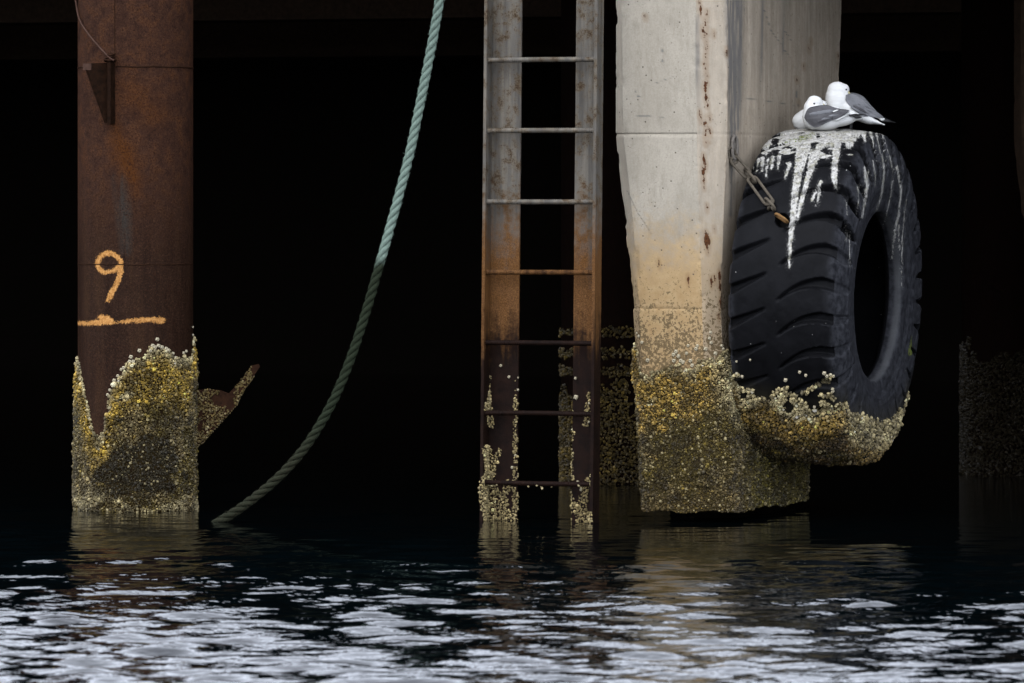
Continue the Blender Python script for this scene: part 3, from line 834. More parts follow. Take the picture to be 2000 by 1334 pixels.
# torn fin plate on the right of the pile
def at_v(px, py, y): return Vector(W(px, py, y))
fy = 0.98
finp = [(382, 762), (405, 760), (430, 762), (447, 768), (458, 757), (474, 738), (492, 714), (505, 711), (508, 716), (495, 735), (482, 752), (470, 772), (462, 790), (440, 815), (418, 838), (398, 862), (382, 872)]
bm = bmesh.new()
prism(bm, [at_v(x, y, fy) for x, y in finp], (0, -0.008, 0), (0, 0.008, 0))
fin = bm_obj('fin_plate', bm, M_RUST, pile, label='torn rusty fin plate jutting from the pile, crusted with barnacles')
def in_poly(px, py, poly):
    ins = np.zeros(px.shape, bool); n = len(poly)
    for i in range(n):
        x0, y0 = poly[i]; x1, y1 = poly[(i + 1) % n]
        c = ((y0 > py) != (y1 > py)) & (px < (x1 - x0) * (py - y0) / (y1 - y0 + 1e-9) + x0)
        ins ^= c
    return ins
n = 5200
fx, fyy = rng.uniform(384, 505, n), rng.uniform(712, 872, n)
cl = fbm(np.c_[fx, fyy, 0 * fx] / 430.0, 22, 3, 2)
msk = in_poly(fx, fyy, finp) & (fx < 492) & (cl > 0.36)
fx, fyy = fx[msk], fyy[msk]
P = np.array([W(a, b, fy) for a, b in zip(fx, fyy)]); side = np.where(rng.random(len(P)) < 0.6, -1.0, 1.0)
P[:, 1] += side * 0.009
r = np.clip(rng.lognormal(math.log(0.0062), 0.2, len(P)), 0.004, 0.01)
kp = thin(P, r); P, r, side = P[kp], r[kp], side[kp]
eP = np.array([W(a, b, fy) for a, b in ((finp[i][0] + (finp[i + 1][0] - finp[i][0]) * t, finp[i][1] + (finp[i + 1][1] - finp[i][1]) * t) for i in range(9, 16) for t in np.linspace(0, .95, 7))])
P = np.vstack([P, eP]); N = np.vstack([np.c_[0 * side, side, 0 * side], np.tile([[0.6, -0.3, -0.6]], (len(eP), 1))]); r = np.r_[r, np.full(len(eP), 0.0065)]
barnacles('barnacles', P, N, r, vary(np.tile((C_GREY * 0.75 + C_GOLD * 0.12), (len(P), 1)), 0.3), fin)

# triangular bracket high on the pile
bth = math.asin((222 - 265) / 113.0)
br_n = Vector((math.sin(bth), -math.cos(bth), 0)); br_t = Vector((math.cos(bth), math.sin(bth), 0))
b0 = Vector((PIX, PIY, 0)) + br_n * PIR
def zpx(py): return CAMH - (py - HZ) / FPX * (DIST + PIY - PIR)
bracket_plate = bmesh.new()
side_dir = (br_n * 0.55 - br_t * 0.83).normalized()
ctr = b0 + br_t * 0.012
pts = [ctr + side_dir * s + Vector((0, 0, zpx(y))) for s, y in ((0.0, 122), (0.118, 124), (0.118, 138), (0.03, 240), (0.0, 240))]
prism(bracket_plate, pts, tuple(br_t * -0.006), tuple(br_t * 0.006))
bracket = bm_obj('bracket', bracket_plate, M_BRK, pile, label='dark triangular steel bracket welded high on the pile')
bm = bmesh.new(); box(bm, ctr, br_t, br_n, ZZ, -0.002, 0.015, -0.03, 0.045, zpx(242), zpx(118)); bm_obj('spine_plate', bm, M_BRK, bracket)
bm = bmesh.new(); box(bm, ctr + side_dir * 0.112, br_t, side_dir, ZZ, -0.010, 0.010, -0.006, 0.016, zpx(137), zpx(124)); bm_obj('end_tab', bm, M_RUSTB, bracket)
for i, (dx, py) in enumerate(((-0.004, 119), (0.014, 119), (0.004, 112), (0.010, 106))):
    c = ctr + br_t * dx + br_n * 0.03
    z = zpx(py)
    a = np.linspace(0, 2 * np.pi, 14, endpoint=False)
    C = np.array(c)[None] + np.outer(np.cos(a) * 0.018, np.array(br_t)) + np.outer(np.sin(a) * 0.02, np.array(br_n)); C[:, 2] = z + 0.004 * np.sin(a + i)
    V_, F_ = tube(C, 0.0045, 6, closed=True); mk('wire_turn', V_, F_, M_RUST, bracket)
zt = PIY - PIR
C = catmull([W(140, -60, 0.95), W(149, 10, 0.92), W(156, 40, 0.86), W(172, 66, 0.79), W(192, 90, 0.72), W(213, 112, 0.685), W(222, 118, 0.68)], 60)
V_, F_ = tube(C, 0.0042, 7)
tag(mk('wire', V_, F_, M_RUSTB), 'thin rusty wire curving down the pile to the triangular bracket', 'wire')

# ================================================================== LADDER
lad = thing('ladder', 'vertical steel ladder with rebar rungs, grey above and rusting down to the water', 'ladder', (0.13, 0, 0))
lean = math.tan(R(0.56))
LB = W(1058, 1018, 0.0); LB[2] = 0
def L(u, v, z): return LB + U * (u + lean * (z - 0.0)) + Vv * v + ZZ * z
def lad_box(name, u0, u1, v0, v1, z0, z1, par, nz=220, nu=8):
    """bar of rectangular section with vertex rows, so that wear follows its height"""
    prof = [(u0, v0), (u1, v0), (u1, v1), (u0, v1)]
    pr = []
    for i in range(4):
        a, b = np.array(prof[i]), np.array(prof[(i + 1) % 4])
        for t in np.arange(nu) / nu: pr.append(a + (b - a) * t)
    pr = np.array(pr); zs = np.linspace(z0, z1, nz)
    V = np.array([[L(u, v, z) for u, v in pr] for z in zs]).reshape(-1, 3)
    k = len(pr)
    V += 0.0015 * (np.stack([fbm(V, 30, 3, o) for o in (0, 9, 21)], 1) - .5)
    _, py = proj(V)
    return V, [grid_faces(nz, k, close_v=True)[:, ::-1], np.arange(k)[None, ::-1], ((nz - 1) * k + np.arange(k))[None]], py
UL, UR, TK = -0.272, 0.272, 0.014
stile_V = {}
for s, (ua, ub, pa, pb) in enumerate(((UL, UL + TK, UL + TK - 0.0005, UL + 0.152), (UR - TK, UR, UR - 0.128, UR - TK + 0.0005))):
    Va, Fa, pya = lad_box('leg', ua, ub, -0.078, 0.012, -0.4 if s == 0 else -0.06, 3.3, lad)
    Vb, Fb, pyb = lad_box('web', pa, pb, 0.0, 0.0118, -0.4, 3.298, lad)
    nA = len(Va)
    V = np.vstack([Va, Vb]); F = Fa + [f + nA for f in Fb]
    st = mk('stile', V, F, M_LAD, lad, {'zone': np.clip(np.r_[pya, pyb] / 1334, 0, 1)}, sharp=40)
    stile_V[s] = (Va, Fa[0], Vb, Fb[0])
nseg = 120
for py in (117, 255, 394, 532, 670, 808, 944):
    z = CAMH - (py - HZ) / FPX * (DIST - 0.06)
    us = np.linspace(UL + 0.004, UR - 0.004, nseg * 2)
    sag = 0.003 * random.uniform(-1, 1)
    C = np.array([L(u, -0.052, z + sag * math.cos(u * 6)) for u in us])
    T, N, B = frames(C)
    k = 10; a = np.linspace(0, 2 * np.pi, k, endpoint=False)
    ph = us[:, None] / 0.0105 * 2 * np.pi
    rad = 0.0108 + 0.0020 * sstep(0.15, 0.75, np.cos(ph + a[None] * 1.0 * 1))
    wide = np.exp(-((us - us[0]) / 0.012)**2) + np.exp(-((us - us[-1]) / 0.012)**2)
    rad = rad + 0.005 * wide[:, None]
    V = C[:, None] + rad[..., None] * (np.cos(a)[None, :, None] * N[:, None] + np.sin(a)[None, :, None] * B[:, None])
    V = V.reshape(-1, 3)
    mk('rung', V, [grid_faces(len(us), k, close_v=True), np.arange(k)[None, ::-1], ((len(us) - 1) * k + np.arange(k))[None]], M_LAD, lad, {'zone': np.clip(proj(V)[1] / 1334 + (0.075 if py > 500 else -0.03), 0, 1)}, sharp=60)

def ladder_sites(n):
    P, N = [], []
    for s in (0, 1):
        Va, fa, Vb, fb = stile_V[s]
        for V, f in ((Va, fa), (Vb, fb)):
            p, q = sample_faces(V, f, n); P.append(p); N.append(q)
    return np.vstack(P), np.vstack(N)
P, N = ladder_sites(30000)
px, py = proj(P)
N = np.where((N[:, 1] > 0.3)[:, None], -N, N) if False else N
patches = [[(957, 765, 3), (954, 800, 7), (960, 830, 6)], [(952, 880, 9), (958, 920, 12), (950, 960, 16), (962, 1010, 20)], [(965, 960, 10), (985, 975, 8), (992, 940, 6)], [(975, 1000, 24), (990, 1010, 18)], [(1006, 740, 1), (1007, 790, 2.5), (1006, 860, 4), (1007, 930, 4), (1005, 1012, 6)],
           [(975, 880, 5), (968, 900, 6)], [(1118, 800, 1.5), (1117, 900, 2.5), (1115, 960, 3), (1114, 1015, 4)], [(1150, 770, 3), (1146, 830, 6)], [(1150, 930, 3), (1140, 970, 9), (1135, 1000, 12), (1148, 1012, 10)], [(1128, 985, 6), (1132, 1010, 10)], [(958, 735, 1), (954, 790, 2)]]
cov = np.maximum.reduce([seg_field(px, py, p) for p in patches]) + 9 * (fbm(P, 40, 3) - 0.5)
m = (cov > 0) & (P[:, 2] > -0.05)
P, N = P[m], N[m]
r = np.clip(rng.lognormal(math.log(0.0055), 0.33, len(P)), 0.0032, 0.011); kp = thin(P, r)
P, N, r = P[kp], N[kp], r[kp]
barnacles('barnacles', P, N, r, vary(np.tile(C_WHITE * 0.60 + C_GOLD * 0.25, (len(P), 1)), 0.42), lad)
for x, y, rr in ((968, 715, 5), (1134, 775, 8), (986, 737, 5), (1133, 738, 5), (1006, 738, 3), (993, 914, 5), (1006, 762, 4), (1168, 786, 4), (1168, 822, 4), (1000, 890, 4), (1138, 940, 5), (1145, 955, 5)):
    v_ = -0.003 if x < 1160 else -0.04
    p = W(x, y, 0); u_ = (p - LB) @ U - lean * p[2]
    single_barnacle(L(u_, v_, p[2]), tuple(-Vv) if x < 1160 else tuple(U), rr * 0.72 / 430., None, lad)
pr_ = np.array([[L(u, -0.052, CAMH - (944 - HZ) / FPX * (DIST - .06) - 0.012) + rng.normal(0, .006, 3) for u in (-0.25, -0.245, -0.235, -0.22, -0.21, -0.2, -0.05, 0.0, 0.01, 0.02, 0.06, 0.07, 0.19, 0.21)]]).reshape(-1, 3)
barnacles('rung_barnacles', pr_, np.tile([[0, -0.7, -0.6]], (len(pr_), 1)), np.full(len(pr_), 0.007), vary(np.tile(C_WHITE, (len(pr_), 1)), 0.2), lad)

# ================================================================== ROPE
rope = thing('rope', 'thick pale green three strand rope hanging in a curve into the water', 'rope', tuple(W(425, 1020, -0.05)))
rp = [(866, -90), (858, 0), (848, 62), (835, 130), (819, 210), (800, 300), (779, 382), (757, 462), (739, 525), (714, 612), (685, 700), (652, 780), (611, 852), (572, 903), (531, 944), (492, 976), (457, 1001), (425, 1021), (385, 1045), (340, 1070)]
C = catmull([W(x, y, -0.06 + 0.05 * math.sin(i * 0.4)) for i, (x, y) in enumerate(rp)], 1100)
s = np.r_[0, np.cumsum(np.linalg.norm(np.diff(C, axis=0), axis=1))]
T, N, B = frames(C)
_, rpy = proj(C)
k = 14; a = np.linspace(0, 2 * np.pi, k, endpoint=False)
wetv = sstep(420, 600, rpy) + sstep(700, 1000, rpy)
for j in range(3):
    ph = 2 * np.pi * (s / 0.138 + j / 3.0)
    off = 0.0106 * (np.cos(ph)[:, None] * N + np.sin(ph)[:, None] * B)
    Cs = C + off
    Ts, Ns, Bs = frames(Cs)
    rr = 0.0113 * (1 + 0.10 * (fbm(Cs, 60, 2, j) - .5))[:, None] * (1 + 0.06 * np.cos(9 * a[None] + s[:, None] * 320))
    V = Cs[:, None] + rr[..., None] * (np.cos(a)[None, :, None] * Ns[:, None] + np.sin(a)[None, :, None] * Bs[:, None])
    suv = np.stack([np.broadcast_to((a / 6.2832)[None] + s[:, None] * 14, (len(s), k)), np.broadcast_to(s[:, None] * 2, (len(s), k)), np.full((len(s), k), j * 3.0)], -1)
    mk('strand', V.reshape(-1, 3), [grid_faces(len(s), k, close_v=True), np.arange(k)[None, ::-1], ((len(s) - 1) * k + np.arange(k))[None]], M_ROPE, rope, {'wet': np.repeat(wetv, k), 'strand_uv': suv.reshape(-1, 3)})
n = 4200
i = rng.integers(0, len(C) - 60, n)
an = rng.uniform(0, 2 * np.pi, n)
dirn = np.cos(an)[:, None] * N[i] + np.sin(an)[:, None] * B[i]
p0 = C[i] + dirn * 0.0195
d1 = dirn * rng.uniform(0.3, 1, (n, 1)) + T[i] * rng.normal(0, 0.8, (n, 1)); d1 /= np.linalg.norm(d1, axis=1)[:, None]
ln = rng.uniform(0.004, 0.012, (n, 1))
sidev = np.cross(d1, rng.normal(0, 1, (n, 3))); sidev /= np.linalg.norm(sidev, axis=1)[:, None]
Vf = np.stack([p0 - sidev * 0.0009, p0 + sidev * 0.0009, p0 + d1 * ln], 1).reshape(-1, 3)
mk('loose_fibres', Vf, np.arange(3 * n).reshape(-1, 3), M_ROPE, rope, {'wet': np.repeat(wetv[i], 3), 'strand_uv': np.repeat(rng.random((n, 3)) * 3, 3, axis=0)}, stuff=True)

# ================================================================== TYRE
TU, TVc, TR = 0.306, 0.71, 0.765
TC = Q(solve_u(1410, 0.07) + TU, TVc, 0)
TC[2] = CAMH - (574 - HZ) / FPX * (DIST + TC[1])
tyre = thing('tyre', 'huge worn black tyre hung as a fender on the pillar, streaked with bird droppings', 'tyre', tuple(TC))
TA = U * math.cos(R(2.0)) - ZZ * math.sin(R(2.0))
TZ = ZZ * math.cos(R(2.0)) + U * math.sin(R(2.0))
TB = -Vv
half = [(0.0, .765), (.05, .7645), (.10, .762), (.15, .758), (.19, .752), (.212, .745), (.222, .735), (.232, .712), (.243, .68), (.252, .64), (.256, .60), (.255, .56), (.252, .52), (.247, .485), (.240, .458), (.237, .452), (.236, .430), (.231, .405), (.220, .392), (.195, .388), (.168, .391), (.150, .402), (.150, .43), (.168, .48), (.19, .53), (.20, .59), (.195, .64), (.175, .68), (.14, .70), (.07, .705), (0.0, .706)]
hp = catmull(half, 420)
hp[:, 0] *= 1.08
ss = np.r_[0, np.cumsum(np.linalg.norm(np.diff(hp, axis=0), axis=1))]
want = np.r_[np.linspace(0, 0.37, 70), np.linspace(0.375, 0.66, 46), np.linspace(0.67, ss[-1], 34)]
hw, hr = np.interp(want, ss, hp[:, 0]), np.interp(want, ss, hp[:, 1])
pw = np.r_[hw, -hw[::-1][1:-1]]; pr = np.r_[hr, hr[::-1][1:-1]]; psr = np.r_[want, -want[::-1][1:-1]]
nT, nP = 30 * 30, len(pw)
phi = np.linspace(0, 2 * np.pi, nT, endpoint=False)
PH, SS = np.meshgrid(phi, psr, indexing='ij')
PW, PR = np.broadcast_to(pw, PH.shape), np.broadcast_to(pr, PH.shape)
pitch = 2 * np.pi / 30
def groove(sgn):
    x = SS * sgn
    inner = -0.004 if sgn > 0 else 0.066
    t = np.clip((x - inner) / (0.20 if sgn > 0 else 0.17), 0, 1)
    if sgn > 0: cl = 0.112 * (1 - (1 - t)**2.2) - 0.014 * np.clip((x - 0.20) / 0.05, 0, 2.4)
    else: cl = -0.105 * t 
    ph = (PH - cl + (0.02 if sgn > 0 else 0.075)) / pitch
    d = np.abs(ph - np.round(ph)) * pitch * 0.765
    hwid = 0.005 + 0.017 * t**1.3 + 0.014 * sstep(.22, .27, x) * np.clip(0.25 + np.sin(PH), 0.25, 1) - 0.020 * sstep(.33, .44, x)
    g = sstep(hwid + 0.007, hwid - 0.006, d) * sstep(inner - 0.012, inner + 0.014, x) * sstep(0.45, 0.41, x) * (1 - 0.3 * sstep(.34, .44, x))
    up = np.sin(PH); 
    wear = 0.62 + 0.38 * np.maximum(sstep(0.25, 0.75, np.sin(PH)), sstep(0.5, -0.2, np.cos(PH)))
    wear = wear * (1 - 0.8 * sstep(.235, .275, x) * (1 - np.maximum(sstep(0.2, 0.6, np.sin(PH)), sstep(0.4, -0.2, np.cos(PH)))))
    return g * (0.024 + 0.034 * t) * wear
gd = groove(1) + groove(-1)
rr = PR - gd * np.where(np.abs(SS) < 0.262, 1, 0.95)
ww = PW - np.sign(PW) * gd * 0.85 * sstep(0.245, 0.285, np.abs(SS))
# sidewall ribs
rib = 0.003 * (np.exp(-((PR - .505) / .004)**2) + np.exp(-((PR - .52) / .003)**2) + np.exp(-((PR - .475) / .003)**2) + 1.4 * np.exp(-((PR - .60) / .006)**2)) * ((np.abs(SS) > .34) & (np.abs(SS) < .66))
ww = ww + np.sign(PW) * rib
TV = TC + ww[..., None] * TA + rr[..., None] * (np.cos(PH)[..., None] * TB + np.sin(PH)[..., None] * TZ)
TN0 = (np.cos(PH)[..., None] * TB + np.sin(PH)[..., None] * TZ)
TV = TV.reshape(-1, 3)
tf = grid_faces(nT, nP, close_u=True, close_v=True)
def vnormals(V, f):
    n = np.cross(V[f[:, 2]] - V[f[:, 0]], V[f[:, 3]] - V[f[:, 1]])
    r = np.zeros_like(V)
    for i in range(4): np.add.at(r, f[:, i], n)
    return r / (np.linalg.norm(r, axis=1)[:, None] + 1e-12)
TN = vnormals(TV, tf)
if ((TN * (TN0.reshape(-1, 3)))[(SS.ravel() == 0)].sum()) < 0: TN = -TN; tf = tf[:, ::-1]
TV = TV + TN * (0.006 * (fbm(TV, 7, 3, 3) - 0.5) + 0.002 * (fbm(TV, 45, 3, 8) - .5))[:, None]
outer = (np.abs(SS.ravel()) < 0.66)
# drilled chain hole
tpx, tpy = proj(TV)
nearside = TN[:, 1] < 0.25
hd = np.hypot((tpx - 1528) / 1.0, tpy - 430)
hole = sstep(15, 10, hd) * nearside * outer
TV = TV - TN0.reshape(-1, 3) * (0.055 * hole)[:, None]
G = [[(1570, 285, 15), (1559, 335, 9), (1551, 395, 7), (1547, 440, 6), (1543, 480, 5), (1541, 522, 2.5)], [(1592, 300, 12), (1580, 340, 6), (1566, 390, 5.5), (1556, 430, 4)], [(1634, 280, 10), (1632, 310, 7), (1629, 345, 7), (1634, 372, 2.5)], [(1604, 355, 4), (1594, 372, 4), (1586, 392, 3)], [(1602, 375, 3), (1594, 400, 2)],
     [(1542, 322, 5), (1533, 348, 2)], [(1500, 312, 4), (1496, 345, 2)], [(1610, 262, 10), (1665, 270, 9)], [(1468, 322, 3), (1474, 332, 2)], [(1482, 312, 4), (1478, 335, 2)], [(1490, 310, 5), (1488, 334, 2)], [(1510, 308, 5), (1507, 330, 3)], [(1522, 306, 5), (1519, 330, 2)], [(1494, 292, 6), (1500, 280, 7)],
     [(1690, 328, 4), (1694, 360, 4.5), (1690, 390, 4), (1684, 425, 2)], [(1675, 360, 1.6), (1677, 392, 1.6), (1672, 420, 1.2)], [(1722, 300, 2), (1727, 335, 3), (1722, 380, 2.5), (1712, 412, 1.5)], [(1738, 305, 2.5), (1745, 340, 2), (1740, 380, 1.8), (1730, 425, 1.5), (1724, 445, 1)], [(1752, 325, 3), (1760, 370, 3), (1755, 420, 2.5), (1748, 450, 3), (1742, 505, 1.8)],
     [(1755, 440, 2), (1756, 480, 2.5), (1758, 490, 1)], [(1770, 390, 1.2), (1766, 430, 1.5), (1762, 470, 1.8), (1761, 560, 1)], [(1705, 313, 1.4), (1710, 345, 1.8), (1708, 366, 1)], [(1653, 395, 1), (1655, 420, 1)], [(1652, 440, 1.8), (1655, 458, 1.6), (1652, 470, .8)], [(1659, 455, 1), (1660, 520, .8)], [(1700, 258, 4), (1712, 300, 2)], [(1712, 262, 3), (1720, 300, 1)], [(1686, 256, 7), (1690, 275, 3)], [(1724, 266, 2), (1736, 300, 1)]]
gu = np.maximum.reduce([seg_field(tpx, tpy, g) for g in G])
lower = np.interp(tpx, [1440, 1470, 1490, 1520, 1560, 1600, 1628, 1664, 1680, 1700], [262, 268, 288, 286, 300, 298, 288, 290, 262, 250])
topm = np.clip((lower - tpy) * 0.5, -30, 8) * sstep(1458, 1476, tpx) - 40 * (1 - sstep(1458, 1476, tpx)) + 56 * (fbm(TV, 24, 5, 2) - 0.50)
up_ = np.sin(PH.ravel())
topm = np.where(up_ > 0.5, topm, -40)
gu = np.maximum(gu, topm)
gu = np.where(nearside | (up_ > 0.75), gu, -40) * 1.0
gu = np.clip(np.where(outer, gu, -40), -40, 3.6)
moss = np.clip(seg_field(tpx, tpy, [(1515, 283, 4), (1545, 276, 8), (1572, 270, 11), (1590, 262, 8)]) / 12 + 0.45, 0, 0.9) * (up_ > 0.5)
moss = np.maximum(moss, np.clip(seg_field(tpx, tpy, [(1781, 655, 4), (1777, 690, 9)]) / 12 + 0.5, 0, 1.0) * nearside)
tmass_top = poly_y([1400, 1440, 1448, 1470, 1500, 1520, 1540, 1560, 1585, 1610, 1635, 1652, 1662, 1680, 1700, 1720, 1740, 1752, 1764, 1770, 1776, 1782, 1830], [745, 752, 778, 770, 778, 792, 802, 800, 806, 796, 790, 782, 812, 806, 820, 822, 818, 806, 792, 774, 764, 760, 740])
def tyre_cov(P, px, py): return py - tmass_top(px) + 24 * (fbm(P, 24, 3) - 0.5) + 14 * (fbm(P, 60, 2) - 0.5)
tcv = tyre_cov(TV, tpx, tpy)
tc_ = sstep(-4, 50, tcv) * outer
TVd = TV + TN * (tc_ * (0.003 + 0.024 * fbm(TV, 15, 4, 1)))[:, None]
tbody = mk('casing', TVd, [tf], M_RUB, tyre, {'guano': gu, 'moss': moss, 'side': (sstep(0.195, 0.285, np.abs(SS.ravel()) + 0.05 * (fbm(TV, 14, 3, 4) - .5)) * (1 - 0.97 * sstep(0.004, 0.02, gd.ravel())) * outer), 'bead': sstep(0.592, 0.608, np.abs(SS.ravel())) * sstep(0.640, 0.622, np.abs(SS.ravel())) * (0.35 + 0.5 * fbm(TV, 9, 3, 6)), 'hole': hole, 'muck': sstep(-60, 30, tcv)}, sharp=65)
def tyre_rad(P, px, py, c): return np.clip(rng.lognormal(math.log(0.0064), 0.38, len(P)), 0.0042, 0.0125) * (1.22 - 0.35 * sstep(0, 70, c))
def tyre_col(P, px, py, c):
    n = len(P)
    col = lerp(np.tile(C_WHITE, (n, 1)), np.tile(C_GOLD, (n, 1)), sstep(4, 30, c + 30 * (fbm(P, 12, 2) - .5)) * sstep(1680, 1630, px))
    low = lerp(np.tile(C_BROWN * 1.15, (n, 1)), np.tile(C_OLIVE, (n, 1)), sstep(.4, .6, fbm(P, 12, 2, 5)))
    low = lerp(low, np.tile(C_GREY * 0.75 + np.array([.06, .03, 0.0]), (n, 1)), sstep(1650, 1700, px))
    return lerp(col, low, sstep(30, 75, c))
fs = np.abs(SS.ravel())[tf].max(1)
keepf = (fs < 0.66) & (proj(TVd[tf].mean(1))[1] > 690)
grow(TVd, tf, 80000, tyre_cov, tyre_rad, tyre_col, tyre, face_keep=keepf, flip=1)
# second patches: clusters above the main crust
def clus_cov(P, px, py):
    f = np.maximum.reduce([seg_field(px, py, g) for g in ([(1443, 760, 4), (1470, 765, 4)], [(1436, 735, 2), (1445, 732, 3)], [(1522, 762, 5), (1535, 765, 8), (1522, 785, 8)], [(1512, 770, 5), (1510, 785, 5)], [(1552, 780, 10), (1570, 800, 12), (1560, 815, 9)], [(1572, 765, 5), (1600, 752, 4)], [(1604, 772, 3), (1622, 772, 4), (1628, 780, 3)], [(1612, 742, 4), (1622, 736, 4), (1616, 746, 4)], [(1608, 790, 6), (1614, 800, 6)])])
    return f + 8 * (fbm(P, 60, 2) - .5)
keepc = (fs < 0.34) & (proj(TVd[tf].mean(1))[1] > 690) & (TN[tf[:, 0], 1] < 0)
grow(TVd, tf, 60000, clus_cov, lambda P, px, py, c: rng.uniform(0.0075, 0.0115, len(P)), lambda P, px, py, c: np.tile(C_WHITE, (len(P), 1)), tyre, face_keep=keepc, name='barnacle_clusters', flip=1)
tfo = tf[fs < 0.34]
strays(TVd, tfo, [(1560, 728, 4), (1574, 735, 4), (1608, 730, 5), (1614, 736, 4.5), (1620, 733, 4), (1628, 735, 4), (1533, 744, 5), (1437, 730, 4), (1442, 734, 4), (1450, 738, 4), (1591, 796, 4), (1624, 756, 4), (1628, 766, 4), (1550, 817, 4), (1437, 706, 3), (1463, 704, 3)], tyre, flip=1)
# a few inside the rim
ip = []
for t in np.linspace(0, 1, 34):
    x, y = 1702 - 12 * t + rng.normal(0, 1.5), 668 + 44 * t
    ip.append(W(x, y, TC[1] + 0.33 - 0.14 * t))
ip = np.array(ip)

# ================================================================== CHAIN
chain = thing('chain', 'short weathered chain running from the pillar corner to a hole in the tyre', 'chain', tuple(eye_c))
def link(a, b, wid, roll, rad, mat, name='link'):
    """oval link from a to b"""
    a, b = np.array(a), np.array(b); d = b - a; Ln = np.linalg.norm(d); d /= Ln
    s0 = np.cross(d, [0, -1.0, 0]); s0 /= np.linalg.norm(s0); n0 = np.cross(s0, d)
    s_ = s0 * math.cos(roll) + n0 * math.sin(roll)
    h = wid / 2; st = Ln / 2 - h
    pts = []
    for t in np.linspace(-np.pi / 2, np.pi / 2, 12): pts.append((st + h * math.cos(t), h * math.sin(t)))
    for t in np.linspace(0.2, .8, 3): pts.append((st - 2 * st * t, h))
    for t in np.linspace(np.pi / 2, 1.5 * np.pi, 12): pts.append((-st + h * math.cos(t), h * math.sin(t)))
    for t in np.linspace(0.2, .8, 3): pts.append((-st + 2 * st * t, -h))
    c = (a + b) / 2
    P = np.array([c + d * x + s_ * y for x, y in pts])
    V, F = tube(P, rad, 9, closed=True)
    V += 0.0012 * (np.stack([fbm(V, 70, 2, o) for o in (1, 5, 9)], 1) - .5)
    return mk(name, V, F, mat, chain)
ch = [W(1427, 300, -0.02), W(1431, 313, -0.03)]
ye, yt = eye_c[1] - 0.02, None
# depth of the tyre surface at the chain hole
hi = np.argmin(hd + 1000 * ~nearside)
yt = TV[hi][1] + 0.01
def cp(px, py):
    t = (px - 1427) / (1530 - 1427.0)
    y = ye + (yt - ye) * t - 0.03 * math.sin(math.pi * min(max(t, 0), 1))
    dd = (tpx - px)**2 + (tpy - py)**2
    k = np.where(nearside & outer & (dd < 80) & (hole < 0.3))[0]
    if len(k): y = min(y, TV[k, 1].min() - 0.014)
    return W(px, py, y + (0.035 if t > 1.02 else 0))
seq = [((1424, 290), (1437, 318), 0.5), ((1430, 308), (1463, 345), 0.45), ((1455, 334), (1475, 354), 1.9), ((1466, 346), (1505, 399), 0.35), ((1495, 390), (1513, 408), 1.9), ((1503, 399), (1531, 431), 0.4), ((1515, 418), (1538, 434), 1.8)]
for i, (p, q, ro) in enumerate(seq):
    o = link(cp(*p), cp(*q), 0.042 if i % 2 else 0.038, ro, 0.0066, M_CHAINR if i == 6 else M_CHAIN)

# ================================================================== BIRDS
def ellipsoid(bm, c, r, ry=0.0, rz=0.0):
    mt = Matrix.Translation(c) @ Matrix.Rotation(rz, 4, 'Z') @ Matrix.Rotation(ry, 4, 'Y') @ Matrix.Diagonal((*r, 1))
    bmesh.ops.create_icosphere(bm, subdivisions=3, radius=1.0, matrix=mt)

